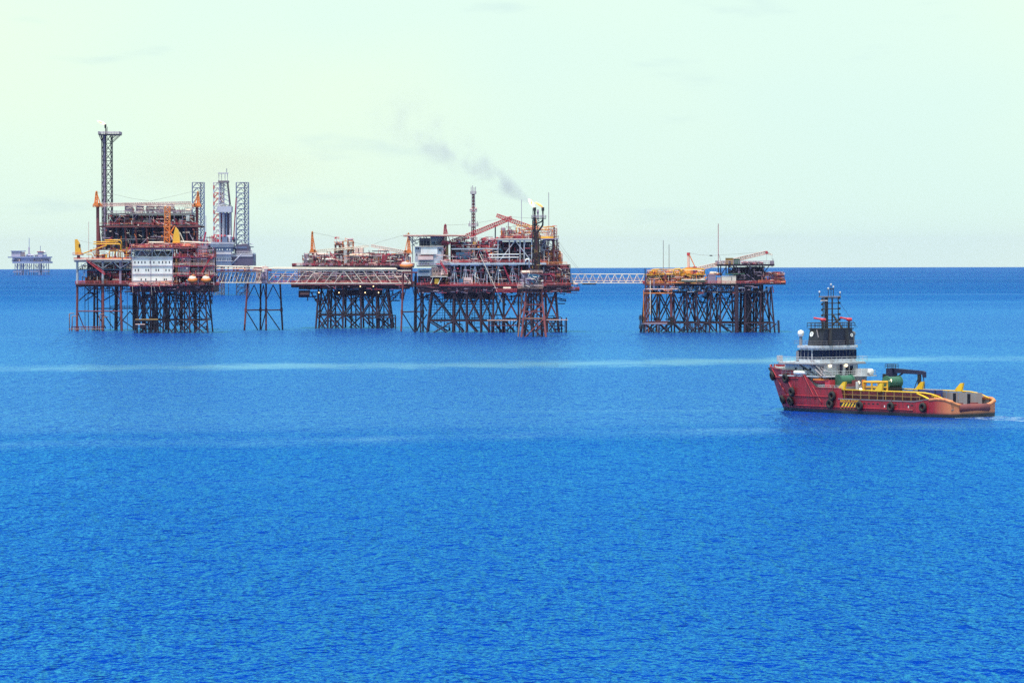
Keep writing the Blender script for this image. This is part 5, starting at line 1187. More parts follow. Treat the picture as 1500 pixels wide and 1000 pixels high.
def stem(z): return 68.0 + 5.0 * max(0, min(1, z / 10.0)) ** 1.1 if z > 0 else 68.0 + z * .6
PL = [(0.0, 7.2), (.015, 7.75), (.04, 8.1), (.08, 8.25), (.62, 8.25), (.72, 8.15), (.80, 7.8), (.87, 7.0), (.93, 5.2), (.97, 3.0), (.99, 1.3), (1.0, .2)]
def lin(tab, x):
    for (a, p), (b, q) in zip(tab, tab[1:]):
        if x <= b: return p + (q - p) * (x - a) / (b - a) if b > a else q
    return tab[-1][1]
def half(u, z):
    t = max(0, min(1, u / stem(z)))
    h = lin(PL, t)
    if z < 3: h *= 1 - (0.20 * max(0, (t - .6) / .4)) * (3 - z) / 4 - .03 * max(0, (1.0 - z)) / 2
    return h
SHEER = [(0, 4.0), (1.5, 4.5), (4, 4.6), (8, 4.2), (11, 3.65), (39.0, 3.6), (39.01, 6.1), (48.5, 6.1), (52.6, 10.0), (60, 10.2), (66, 10.6), (73, 11.2)]
us = [0, .4, 1, 2, 3, 5] + [5 + 2.0 * i for i in range(1, 17)] + [39.0, 39.01, 41, 43, 45, 47, 48.5, 50.5, 52.6, 54, 56, 58, 60, 62, 64, 66, 68, 69.5, 71, 72, 72.7, 73]
NZ = 12
def side_pt(i, j, s):
    u = us[i]; zt = lin(SHEER, u); z = -2.5 + (zt + 2.5) * j / NZ
    uu = u / LB * stem(z)
    return (uu, s * half(uu, z), z)
mb = MB(); vs, fs = [], []
n = len(us)
for s in (1, -1):
    base = len(vs)
    for i in range(n):
        for j in range(NZ + 1): vs.append(side_pt(i, j, s))
    for i in range(n - 1):
        if us[i + 1] - us[i] < .02: 
            pass
        for j in range(NZ): 
            a = base + i * (NZ + 1) + j; b = a + NZ + 1; fs.append((a, b, b + 1, a + 1))
# transom
ys_ = [1, .8, .6, .4, .2, 0, -.2, -.4, -.6, -.8, -1]
base = len(vs)
for q in ys_:
    zt = 2.9 + 1.1 * abs(q) ** 4
    for j in range(NZ + 1):
        z = -2.5 + (zt + 2.5) * j / NZ; vs.append((-.9 * (1 - q * q) , q * half(0, z), z))
for i in range(len(ys_) - 1):
    for j in range(NZ): a = base + i * (NZ + 1) + j; b = a + NZ + 1; fs.append((a, b, b + 1, a + 1))
mb.add(vs, fs)
hull = S.mesh('hull', mb, 'hull_red', None, False)
for p_ in hull.data.polygons: p_.use_smooth = True
def sheet(name, pts, z, m, th=.15, parent=None):
    b = MB(); k_ = len(pts); b.add([(x, y, z) for x, y in pts] + [(x, y, z - th) for x, y in pts], [tuple(range(k_)), tuple(range(2*k_-1, k_-1, -1))] + [(i, (i+1)%k_, k_+(i+1)%k_, k_+i) for i in range(k_)])
    return S.mesh(name, b, m, parent)
def plan(u0, u1, z, inset=.12):
    q = [u0 + (u1 - u0) * i / 14 for i in range(15)]
    return [(u, half(u, z) - inset) for u in q] + [(u, -half(u, z) + inset) for u in reversed(q)]
sheet('main_deck', plan(-.2, 45, 2.0), 2.0, 'ship_grey'); sheet('forecastle_deck', plan(39.1, 54, 6.0), 5.6, 'green'); sheet('forecastle_deck', plan(52, 71.5, 9.2), 9.2, 'green')
# inner bulwark (grey) and cap rail
for s in (1, -1):
    for (u0, u1, zb, dz) in ((2.5, 39.0, 2.0, 0), (39.1, 48.4, 5.6, 0), (52.8, 71.5, 9.2, 0)):
        b = MB(); q = [u0 + (u1 - u0) * i / 16 for i in range(17)]; vs, fs = [], []
        for u in q:
            zt = lin(SHEER, u); h0 = half(u, zt); 
            vs += [(u, s * (h0 - .28), zb), (u, s * (h0 - .28), zt + .04), (u, s * (h0 + .08), zt + .06), (u, s * (h0 + .08), zt - .18)]
        for i in range(16):
            for j in range(3): a = i * 4 + j; fs.append((a, a + 4, a + 5, a + 1))
        b.add(vs, fs); S.mesh('inner_bulwark', b, 'ship_grey' if u0 < 30 else 'hull_red')
b = MB(); b.add([(39.0, 8.2, 3.5), (39.0, 8.2, 6.1), (39.0, 7.2, 6.1), (39.0, 7.2, 3.5), (39.2, 8.2, 3.5), (39.2, 8.2, 6.1), (39.2, 7.2, 6.1), (39.2, 7.2, 3.5)], [(0,1,2,3),(7,6,5,4),(0,4,5,1),(1,5,6,2),(2,6,7,3),(3,7,4,0)]); S.mesh('break_plate', b, 'hull_red')
b = MB(); b.box((39.1, -8.1, 2.0), (39.6, 8.1, 5.5)); S.mesh('forecastle_bulkhead', b, 'dark_red')
# stern: fat rounded gunwale running round the transom, roller in the middle
cap = []
for i in range(15):
    u = 6.5 - 6.5 * i / 14; zt = lin(SHEER, u); cap.append((u, half(u, zt) - .25, zt - .28))
for q in (.9, .75, .6): cap.append((-.9 * (1 - q * q) + .25, q * half(0, 4), 2.9 + 1.1 * q ** 4 - .2))
for s in (1, -1): S.pipe('gunwale', [(x, s * y, z) for x, y, z in cap], .42, 'stern_orange', None, 10)
b = MB(); b.lathe([(.7, -4.9), (1.0, -4.7), (1.0, 4.7), (.7, 4.9)], (-.15, 0, 2.2), (0, 1, 0), 16); S.mesh('stern_roller', b, 'rust', None, True)
for (u0, u1, y) in ((-.6, 1.5, 2.4), (-.6, 1.5, -2.4)): b = MB(); b.box((u0 + 1.8, y - .4, 2.0), (u1 + 1.6, y + .4, 3.4)); S.mesh('tow_pin', b, 'rust')
# rubbing strakes
for z, u0, u1 in ((3.9, 40, 60), (1.5, 12, 58), (8.2, 54, 69)):
    for s in (1, -1):
        pts = []; k_ = 14
        for i in range(k_ + 1): u = u0 + (u1 - u0) * i / k_; pts.append((u, s * (half(u, z) + .05), z))
        S.pipe('rubbing_strake', pts, .16, 'hull_red', None, 5)
# slanted plating folds on the bow
for (u0, z0, u1, z1) in ((52.4, 9.8, 47.5, 3.2), (66.5, 10.2, 59.5, 4.2), (60, 9.2, 56.5, 5.2), (48.5, 6.4, 45, 2.2)):
    pts = []
    for i in range(7): t = i / 6; u, z = u0 + (u1 - u0) * t, z0 + (z1 - z0) * t; pts.append((u, half(u, z) + .04, z))
    S.pipe('fold_strake', pts, .15, 'hull_red', None, 5)
for u, z in ((68.6, 9.9), (67.4, 9.6), (70.4, 10.2)):
    S.B('fairlead', (u - .35, half(u, z) - .1, z - .25), (u + .35, half(u, z) + .16, z + .25), 'black')
# hazard stripes, lettering, freeing ports
yy = HB + .03
b = MB(); b.box((31.6, HB - .02, 1.15), (38.4, yy, 2.65)); S.mesh('hazard_panel', b, 'black')
for i in range(6):
    x = 37.0 - i * 1.12; b = MB(); b.add([(x, yy + .012, 2.62), (x - .55, yy + .012, 2.62), (x + .65, yy + .012, 1.18), (x + 1.2, yy + .012, 1.18)], [(0, 1, 2, 3)])
    if x - .55 > 31.6: S.mesh('hazard_stripe', b, 'ship_yellow')
cu = bpy.data.curves.new('rescue_zone_text', 'FONT'); cu.body = 'RESCUE ZONE'; cu.size = 1.0; cu.extrude = .01; cu.align_x = 'CENTER'
tmp = bpy.data.objects.new('tmp', cu); COL.objects.link(tmp); bpy.context.view_layer.update()
me = bpy.data.meshes.new_from_object(tmp.evaluated_get(bpy.context.evaluated_depsgraph_get())); bpy.data.objects.remove(tmp)
me.materials.clear(); me.materials.append(MATS['ship_yellow'])
tx = S.obj('lettering', me); tx.location = (34.8, HB + .06, 2.78); tx.scale = (1.05, .95, 1); tx.rotation_euler = (math.pi / 2, 0, math.pi)
for u in (29, 27.4, 25.8, 24.2, 19.5, 17.8, 13.5, 12): S.B('freeing_port', (u, HB - .05, 2.5), (u + .8, HB + .03, 2.8), 'black')
for u, z in ((30, 2.2), (13.5, 2.0), (22, 1.9)): S.B('draft_mark', (u, HB, z), (u + .3, HB + .03, z + .5), 'white')
# cargo rails both sides: yellow top rail on posts, grey panels inboard, curved down at the stern
for s in (1, -1):
    y = s * 7.35; zt = 5.75
    pts = [(38.6, y, zt), (12, y, zt), (9, y, zt - .05), (6.5, y, zt - .3), (4.2, y, zt - .8), (2.0, y * .98, 4.3)]
    S.pipe('cargo_rail', pts, .16, 'ship_yellow', None, 8)
    S.pipe('cargo_rail', [(11.5, y + s * .1, zt - .25), (9, y + s * .15, zt - .9), (7.4, y + s * .2, zt - 1.4), (7.0, y + s * .2, 4.0)], .2, 'ship_yellow')
    S.pipe('cargo_rail', [(6.6, y - s * .3, zt - .7), (5.6, y - s * .3, 5.0), (5.3, y - s * .3, 3.0)], .3, 'ship_yellow')
    for i in range(10): u = 37.6 - i * 3.0; S.T('rail_post', (u, y + s * .1, 3.4), (u, y + s * .1, zt), .10, 'olive')
    m1 = 'ship_grey'
    for i in range(8):
        u0, u1 = 37.4 - i * 4.2, 37.4 - i * 4.2 - 4.0
        b = MB(); b.box((u1, y - s * .6 - .06, 2.0), (u0, y - s * .6 + .06, 5.5)); S.mesh('rail_panel', b, 'ship_grey' if s < 0 else 'dark_red')
    S.T('mid_rail', (38.5, y + s * .1, 4.6), (10, y + s * .1, 4.6), .07, 'olive')
    for u in (39.0, 25.5) if s > 0 else (13.0, 27):
        b = MB(); b.prism([(u + 1.3, zt - .1), (u - 1.4, zt - .1), (u - 2.0, zt + 2.0), (u - 1.0, zt + 1.9), (u + .2, zt + .9)], y - .25, y + .25); S.mesh('rail_horn', b, 'ship_yellow')
S.T('mast_post', (24, 7.0, 2), (24, 7.0, 7.4), .12, 'grey')
for u in (8, 13): S.B('deck_opening', (u, -6.72, 2.6), (u + 1.0, -6.6, 5.2), 'window')
# deck gear behind the rail
for u in (34, 30.5, 27, 22, 18.5): S.B('deck_locker', (u - 1.2, 4.4, 2.0), (u + 1.2, 6.2, 4.6), rng.choice(['dark_red', 'rust', 'navy']))
for i in range(26):
    u = rng.uniform(36, 54); y = rng.uniform(-6, 7); z0 = 5.6
    hh = rng.uniform(.6, 2.4); w = rng.uniform(.3, .9)
    if rng.random() < .5: S.B('deck_fitting', (u - w, y - w, z0), (u + w, y + w, z0 + hh), rng.choice(['ship_white', 'black', 'rust', 'ship_grey', 'red']))
    else: S.T('deck_fitting', (u, y, z0), (u, y, z0 + hh), w * .6, rng.choice(['ship_white', 'black', 'orange', 'ship_grey']))
for i in range(12): u = rng.uniform(3, 26); y = rng.uniform(-5.5, 5.5); S.B('deck_fitting', (u - .5, y - .5, 2.0), (u + .5, y + .5, 2.0 + rng.uniform(.4, 1.4)), rng.choice(['black', 'rust', 'ship_grey', 'ship_white']))
# winch house
S.B('winch_house', (38.5, -5.5, 5.6), (47, 5.8, 6.4), 'ship_grey')
def reel(u, y, z, r, w, label):
    b = MB(); b.lathe([(r * .5, -w/2 + .2), (r * .86, -w/2 + .2), (r * .86, w/2 - .2), (r * .5, w/2 - .2)], (u, y, z), (0, 1, 0), 18); o = S.mesh('winch_drum', b, 'green', None, True)
    o.data.polygons.foreach_set('use_smooth', [False] * len(o.data.polygons))
    for s in (-1, 1):
        b = MB(); b.lathe([(.3, -.14), (r, -.14), (r, .14), (.3, .14)], (u, y + s * (w / 2 - .1), z), (0, 1, 0), 20); S.mesh('winch_flange', b, 'green', o)
    S.B('winch_cradle', (u - r * .8, y - w / 2, z - r * 1.5), (u + r * .8, y + w / 2, z - r * .8), 'black', o)
reel(42.2, 3.4, 7.7, 1.6, 4.2, ''); reel(33.2, -4.4, 7.5, 1.55, 4.2, '')
S.T('reel_pedestal', (33.2, -4.4, 2.0), (33.2, -4.4, 6.0), 1.0, 'black')
# yellow gantry between the reels
for y in (-1.5, 3.5):
    for u in (32, 35): S.T('gantry_post', (u, y, 2.0), (u, y, 7.6), .26, 'yellow')
for u in (32, 35): S.T('gantry_beam', (u, -1.6, 7.6), (u, 3.6, 7.6), .28, 'yellow'); S.T('gantry_beam', (u, -1.6, 6.3), (u, 3.6, 6.3), .18, 'yellow')
for y in (-1.5, 3.5): S.T('gantry_beam', (32, y, 7.6), (35, y, 7.6), .22, 'yellow')
_before = set(o.name for o in COL.objects)
# superstructure
def block(name, u0, u1, w, z0, z1, m, cham=0.0, parent=None, w_top=None, y0=0):
    b = MB(); w1 = w_top if w_top is not None else w; c_ = cham
    def ring(ww, z): return [(u0, y0 - ww + c_, z), (u0, y0 + ww - c_, z), (u0 + c_, y0 + ww, z), (u1 - c_, y0 + ww, z), (u1, y0 + ww - c_, z), (u1, y0 - ww + c_, z), (u1 - c_, y0 - ww, z), (u0 + c_, y0 - ww, z)] if c_ else [(u0, y0 - ww, z), (u0, y0 + ww, z), (u1, y0 + ww, z), (u1, y0 - ww, z)]
    r0, r1 = ring(w, z0), ring(w1, z1); k_ = len(r0)
    b.add(r0 + r1, [tuple(range(k_)), tuple(range(2*k_-1, k_-1, -1))] + [(i, (i+1)%k_, k_+(i+1)%k_, k_+i) for i in range(k_)])
    return S.mesh(name, b, m, parent)
block('deckhouse', 47.0, 53, 6.9, 5.6, 9.4, 'ship_white'); block('boat_deck', 44.6, 63, 8.1, 9.35, 9.6, 'ship_white')
block('deckhouse', 50.2, 62, 6.8, 9.6, 12.6, 'ship_white'); block('bridge_deck', 48.3, 63.5, 8.6, 12.6, 12.95, 'ship_white', 1.2); block('bridge_deck_edge', 48.1, 63.7, 8.8, 12.35, 12.6, 'ship_grey', 1.2)
wh = block('wheelhouse', 50, 57.5, 7.3, 12.95, 16.4, 'ship_white', 1.5); block('wheelhouse_roof', 49.6, 58, 7.7, 16.4, 17.0, 'ship_white', 1.6)
for i in range(11):
    y = -5.6 + i * 1.12; b = MB(); b.box((49.9, y - .5, 13.7), (49.985, y + .5, 15.9)); S.mesh('window', b, 'glass', wh)
for s in (1, -1):
    for i in range(4): u = 52.1 + i * 1.35; b = MB(); b.box((u - .58, s * 7.31, 13.7), (u + .58, s * 7.39, 15.9)); S.mesh('window', b, 'glass', wh)
    b = MB(); q = Vector((-1, s, 0)).normalized() * .06
    a0, a1 = Vector((50.15, s * 5.95, 0)), Vector((51.35, s * 7.15, 0))
    b.add([a0 + q + Vector((0,0,13.7)), a1 + q + Vector((0,0,13.7)), a1 + q + Vector((0,0,15.9)), a0 + q + Vector((0,0,15.9)), a0 + Vector((0,0,13.7)), a1 + Vector((0,0,13.7)), a1 + Vector((0,0,15.9)), a0 + Vector((0,0,15.9))], [(0,1,2,3),(7,6,5,4),(0,4,5,1),(1,5,6,2),(2,6,7,3),(3,7,4,0)]); S.mesh('window', b, 'glass', wh)
S.B('side_door', (56.2, 7.31, 13.0), (57.2, 7.42, 15.6), 'ship_grey')
S.rail([(48.5, -8.4, 12.95), (48.5, 8.4, 12.95), (63, 8.4, 12.95)], 1.2, 'ship_white', .04, 1.6); S.rail([(48.5, -8.4, 12.95), (63, -8.4, 12.95)], 1.2, 'ship_white', .04, 1.6)
S.rail([(44.8, 7.9, 9.6), (44.8, -7.9, 9.6), (60, -7.9, 9.6)], 1.2, 'ship_white', .04, 1.6); S.rail([(44.8, 7.9, 9.6), (62, 7.9, 9.6)], 1.2, 'ship_white', .04, 1.6)
S.rail([(49.8, -7.5, 17), (49.8, 7.5, 17), (57.8, 7.5, 17), (57.8, -7.5, 17), (49.8, -7.5, 17)], 1.1, 'ship_grey', .03, 2.0)
S.rail([(39.4, 7.9, 6.5), (48.2, 7.9, 6.5)], .9, 'ship_white', .04, 1.4)
for u in (52.5, 55, 58): S.B('porthole', (u - .3, 6.81, 10.9), (u + .3, 6.9, 11.5), 'glass')
for y in (-4.6, -3.2, 5.0): S.B('deckhouse_door', (50.1, y - .5, 9.7), (50.19, y + .5, 11.9), 'glass' if y < 0 else 'ship_grey')
S.B('locker', (46, -6.6, 9.6), (49.5, -4.4, 11.2), 'ship_white')
S.T('cowl_post', (49.6, -.8, 9.6), (49.6, -.8, 12.3), .35, 'navy'); S.stairs((52, 7.6, 12.8), (46.6, 7.6, 9.6), 1.0, 'ship_grey'); S.stairs((50, 5.6, 9.5), (45.5, 5.6, 5.7), 1.0, 'ship_grey')
b = MB(); b.path([(58.5, 6.4, 12.9), (54, 7.0, 11.2), (49.5, 7.6, 9.8)], .2, 5); S.mesh('handrail_pipe', b, 'black')
# forecastle fittings
block('mast_house', 61.5, 66, 3.5, 9.2, 12.0, 'ship_white'); S.B('windlass', (66, 2, 9.2), (69, 4.2, 11.4), 'ship_white'); S.rail([(63, 7.0, 10.2), (69, 4.2, 10.5), (72, 1.4, 10.8)], 1.1, 'ship_white', .04, 1.5)
S.B('searchlight_box', (62.3, 7.4, 12.95), (63.4, 8.4, 14.4), 'ship_white')
# floodlights
for u, y, z in ((49.9, 2.6, 12.0), (49.9, -2.7, 12.0), (41.0, 1.2, 8.0), (40.0, 1.4, 6.4), (33.6, -2.6, 8.6), (35.6, -3.0, 6.9)):
    b = MB(); b.lathe([(.1, -.2), (.36, -.1), (.36, .1), (.1, .2)], (u, y, z), (-1, .3, 0), 10); S.mesh('lit_floodlight', b, 'flood', None, True)
    if z < 10: S.T('light_post', (u + .35, y, 5.6), (u + .35, y, z - .2), .12, 'ship_white')
# funnel block
fb = block('funnel_block', 49.8, 55.2, 6.1, 17.0, 21.0, 'funnel_black', .8, None, 5.3)
block('funnel_top', 49.7, 55.3, 5.7, 21.0, 21.25, 'black', .8)
S.rail([(49.8, -5.5, 21.25), (49.8, 5.5, 21.25), (55.2, 5.5, 21.25), (55.2, -5.5, 21.25), (49.8, -5.5, 21.25)], 1.3, 'black', .08, 1.4)
for y, m in ((2.9, 'black'), (-2.9, 'black')): S.T('exhaust_duct', (49.7, y, 17.2), (49.9, y * .9, 20.9), .55, m)
def ringmesh(c, ax, r0, r1, t, nn=20):
    b = MB(); b.lathe([(r0, -t), (r1, -t), (r1, t), (r0, t), (r0, -t)], c, ax, nn); return b
S.mesh('emblem_ring', ringmesh((53.2, 5.78, 19.8), (0, 1, .2), .42, .62, .05), 'white', fb); S.mesh('emblem_ring', ringmesh((49.78, -4.4, 19.5), (-1, 0, .05), .2, .42, .05), 'white', fb)
b = MB(); b.add([(53.36, 5.93, 19.45), (53.2, 5.93, 19.45), (53.2, 5.86, 20.1), (53.36, 5.86, 20.1)], [(0,1,2,3)]); S.mesh('emblem_bar', b, 'white', fb)
b = MB(); b.path([(51.4, 5.72, 20.9), (50.6, 5.86, 19.0)], .14, 5); S.mesh('vent_strip', b, 'ship_grey', fb)
# fire monitors
for y in (4.6, -4.0):
    o = S.T('monitor_post', (50.4, y, 21.25), (50.4, y, 23.0), .28, 'black')
    S.pipe('fire_monitor', [(50.4, y, 22.9), (50.4, y, 23.4), (51.0, y + .6, 23.6), (52.0, y + 1.6, 23.8)], .26, 'red'); S.vessel('monitor_body', (50.0, y - .7, 23.3), (50.9, y + .4, 23.4), .42, 'red')
# mast
for (u, y) in ((53, .8), (53, -.8)): S.T('mast_leg', (u, y, 21.2), (u, y, 28.8), .2, 'black')
S.T('mast_column', (53.4, .9, 21.2), (53.4, .9, 29.0), .42, 'black'); S.T('mast_leg', (53, -2.8, 21.2), (53, -2.8, 29.0), .13, 'black'); S.T('mast_leg', (53, 2.2, 24), (53, 2.2, 28.8), .13, 'black')
for i, z in enumerate((23.2, 24.6, 26, 27.4, 28.6)): S.T('mast_yard', (53, 2.6, z), (53, -3.2, z), .11, 'black'); S.B('mast_lamp', (52.8, -3.4, z - .2), (53.2, -3.0, z + .3), 'black'); S.B('mast_lamp', (52.8, 2.3, z - .5), (53.2, 2.7, z), 'black')
S.T('mast_yard', (53, 3.6, 29.0), (53, -3.6, 29.0), .14, 'grey'); S.T('radar_scanner', (52.8, 1.0, 28.0), (52.8, 3.2, 28.0), .16, 'ship_white')
S.T('mast_stay', (53, -.8, 22), (52, -3, 24), .2, 'black'); S.T('mast_stay', (50.2, -1.6, 21.2), (52.6, -.6, 24.6), .28, 'black')
for y, h in ((-.4, 31.8), (.5, 30.8), (-1.2, 31.2), (3.4, 30.0), (-3.4, 29.8)): S.T('antenna', (53, y, 28.8), (53, y, h), .09, 'black'); S.vessel('antenna_head', (53, y, h - .1), (53, y, h + .5), .22, 'ship_white')
S.T('mast_yard', (53, .9, 30.9), (53, -1.3, 30.9), .1, 'black')
for y0, y1 in ((4, 1), (-5, -2.5)): S.T('stay_wire', (50, y0 * 1.3, 21.3), (53, y1, 28.3), .035, 'black')
# domes
for (u, y, zb, r, m) in ((56.8, 6.2, 17, .8, 'white'), (51.5, -6.4, 17, .62, 'grey')):
    S.T('dome_post', (u, y, zb), (u, y, zb + 2.2), .38, 'ship_grey'); b = MB(); b.lathe([(.05, -r), (r * .75, -r * .95), (r, -.2 * r), (r * .95, .35 * r), (r * .7, .75 * r), (.05, r)], (u, y, zb + 2.2 + r), (0, 0, 1), 14); S.mesh('satellite_dome', b, m, None, True)
for o in list(COL.objects):
    if o.name not in _before and o.parent is S.root: o.location = o.location + Vector((-1.6, 0, -.7))
# deck crane (knuckle boom folded aft)
c_ = Thing('deck_crane', 'dark knuckle-boom crane on the aft deck of the red ship', 'crane', Vector(SHIP_LOC) + Vector((.9, 0, -.9)), SHIP_RZ)
c_.T('pedestal', (37.6, -7.0, 4.5), (37.6, -7.0, 9.0), .75, 'black'); c_.B('crane_house', (36.6, -7.9, 8.6), (38.8, -6.1, 11.6), 'navy'); c_.B('crane_cab', (38.9, -7.6, 8.2), (40.2, -6.2, 10.2), 'black')
c_.rail([(36.4, -8, 11.6), (39, -8, 11.6), (39, -6, 11.6), (36.4, -6, 11.6), (36.4, -8, 11.6)], 1.0, 'black', .07, 1.0)
b = MB(); b.prism([(37.8, 10.5), (37.8, 11.7), (26.2, 11.2), (25.6, 10.9), (25.6, 9.6), (26.2, 9.6), (26.4, 10.3)], -7.4, -6.7); c_.mesh('main_boom', b, 'navy')
b = MB(); b.prism([(28.2, 10.3), (27.3, 10.3), (27.4, 4.6), (28.0, 4.6)], -7.3, -6.8); c_.mesh('folded_jib', b, 'black')
c_.T('luff_cylinder', (36.8, -7, 9.0), (33.4, -7, 10.6), .22, 'black'); c_.T('boom_stay', (28.0, -7, 9.6), (30.4, -7, 5.2), .1, 'black'); c_.T('boom_stay', (26.2, -7, 9.6), (25.4, -7, 5.0), .1, 'black'); c_.vessel('hook_block', (26.1, -7, 8.6), (26.1, -7, 7.6), .28, 'black')
for i in range(10): u, y, z = rng.uniform(36.4, 40), rng.uniform(-8, -6), rng.uniform(5, 9); c_.B('hydraulic_box', (u - .4, y - .4, z - .5), (u + .4, y + .4, z + .5), rng.choice(['black', 'navy', 'dark_red']))
# things aboard
g_t = 'tyre fenders along the ship side'
tyres = [(66.3, 8.5, 'black tyre fender highest on the bow of the red ship'), (59.0, 8.1, 'black tyre fender high on the bow below the end of the white rail'), (56.4, 4.8, 'black tyre fender midway up the bow plating, above the two lowest'), (61.4, 2.8, 'black tyre fender low on the bow, nearest the stem'),
         (57.4, 2.5, 'black tyre fender low on the bow, just right of the one nearest the stem'), (40.8, 4.2, 'upper of two black tyre fenders at the step in the hull'), (41.6, 2.2, 'lower of two black tyre fenders at the step in the hull'), (30.8, 2.0, 'black tyre fender just right of the yellow hazard stripes'),
         (19.6, 2.1, 'black tyre fender hanging halfway along the low red side'), (8.2, 2.3, 'black tyre fender hanging beside the pale orange stern')]
for u, z, lab in tyres:
    y = half(u, z); e = .4
    nv = Vector((half(u - e, z) - half(u + e, z), 2 * e, 0)).normalized()
    nv.z = -(half(u, z + .5) - half(u, z - .5)); nv.normalize()
    ty = Thing('tyre_fender', lab, 'tyre', Matrix.Rotation(SHIP_RZ, 4, 'Z') @ Vector((u, y, z)) + Vector(SHIP_LOC), SHIP_RZ, g_t)
    b = MB(); R_, r_ = .82, .40; vs, fs = [], []; q = nv.to_track_quat('Z', 'Y')
    for i in range(18):
        for j in range(8):
            a, c2 = 2 * math.pi * i / 18, 2 * math.pi * j / 8
            rr = R_ + r_ * math.cos(c2); vs.append(nv * .42 + q @ Vector((rr * math.cos(a), rr * math.sin(a), r_ * math.sin(c2))))
    for i in range(18):
        for j in range(8): fs.append((i*8+j, ((i+1)%18)*8+j, ((i+1)%18)*8+(j+1)%8, i*8+(j+1)%8))
    b.add(vs, fs); ty.mesh('tread', b, 'rubber', None, True)
    ty.T('chain', (0, .25, .9), (0, .1, 2.2), .07, 'rust')
r_ = Thing('rescue_boat', 'orange rescue boat hanging by the white deckhouse of the ship', 'boat', SHIP_LOC, SHIP_RZ)
b = MB(); vs, fs = [], []
for i in range(9):
    t = -1 + i / 4; sc = max(.15, 1 - abs(t) ** 2.8) ** .6
    for a in range(10): aa = 2 * math.pi * a / 10; vs.append((46.8 + t * 3.1, 6.9 + 1.0 * sc * math.cos(aa), 7.7 + (.5 if math.sin(aa) > 0 else .85) * sc * math.sin(aa) + .2 * t * t))
for i in range(8):
    for a in range(10): fs.append((i*10+a, i*10+(a+1)%10, (i+1)*10+(a+1)%10, (i+1)*10+a))
fs += [tuple(range(10)), tuple(range(80, 90))]; b.add(vs, fs); r_.mesh('hull', b, 'red', None, True)
r_.pipe('gunwale_tube', [(43.9, 6.9, 8.0), (45, 7.8, 7.95), (48.5, 7.8, 7.95), (49.7, 6.9, 8.1)], .22, 'orange'); r_.B('console', (46.2, 6.4, 8.1), (47.2, 7.4, 9.0), 'orange'); r_.pipe('davit', [(44.6, 5.4, 6.0), (44.6, 5.6, 9.6), (45.6, 6.8, 10.3), (46.8, 6.9, 10.4)], .2, 'ship_grey'); r_.T('sling', (46.8, 6.9, 10.3), (46.8, 6.9, 8.3), .06, 'black')
def raft(label, u, y, z, L, m='white', r=.62):
    p = Thing('life_raft', label, 'life raft', SHIP_LOC, SHIP_RZ, 'life raft canisters'); p.vessel('canister', (u - L / 2, y, z), (u + L / 2, y, z), r, m)
    for s in (-.3, .3): p.B('cradle', (u + s * L - .15, y - r, z - r - .3), (u + s * L + .15, y + r, z - .2), 'ship_grey')
raft('white life raft canister lying along the port side deck under the bridge', 53.6, 7.8, 9.6, 4.4)
raft('white rounded life raft canister at the right end of the white deck', 45.2, -7.0, 9.7, 3.6, 'white', .8)
bx = Thing('container', 'dark blue container on the aft cargo deck of the ship', 'container', SHIP_LOC, SHIP_RZ)
bx.B('body', (17.2, -6.2, 2.85), (23.2, -3.8, 5.9), 'ship_blue')
for i in range(10): u = 17.4 + i * .62; bx.B('rib', (u, -3.8, 3.0), (u + .25, -3.72, 5.8), 'ship_blue')
for s in (17.15, 22.95): bx.B('corner_post', (s, -3.9, 2.86), (s + .3, -3.68, 5.95), 'navy')

# wake: foam on the water behind the stern
def wake():
    m = bpy.data.materials.new('wake_foam'); m.use_nodes = True; N, L = m.node_tree.nodes, m.node_tree.links
    b_ = N['Principled BSDF']; b_.inputs['Base Color'].default_value = (0.55, 0.72, 0.85, 1); b_.inputs['Roughness'].default_value = .8
    g = N.new('ShaderNodeTexCoord'); mp = N.new('ShaderNodeMapping'); mp.inputs['Scale'].default_value = (.25, .9, 1)
    n1 = N.new('ShaderNodeTexNoise'); n1.inputs['Scale'].default_value = 1.0; n1.inputs['Detail'].default_value = 7; n1.inputs['Roughness'].default_value = .7
    r = N.new('ShaderNodeMapRange'); r.inputs[1].default_value = .50; r.inputs[2].default_value = .68; r.inputs[4].default_value = .85
    L.new(g.outputs['Object'], mp.inputs[0]); L.new(mp.outputs[0], n1.inputs['Vector']); L.new(n1.outputs['Fac'], r.inputs[0]); L.new(r.outputs[0], b_.inputs['Alpha'])
    b = MB(); vs, fs = [], []; K = 24
    for i in range(K + 1):
        t = i / K; x = 3.0 - 44 * t; w = 7.0 + 5 * t
        if i == K: w *= .4
        vs += [(x, -w + math.sin(i * 1.7) * .8, .06), (x, w + math.sin(i * 2.3) * .8, .06)]
    for i in range(K): fs.append((2*i, 2*i+1, 2*i+3, 2*i+2))
    b.add(vs, fs); me = bpy.data.meshes.new('wake'); me.from_pydata(b.v, [], b.f); me.materials.append(m)
    o = bpy.data.objects.new('wake', me); COL.objects.link(o); o.location = SHIP_LOC; o.rotation_euler = (0, 0, SHIP_RZ); tag(o, 'thin white foam of the wake behind the red ship', None, None, 'stuff')
wake()
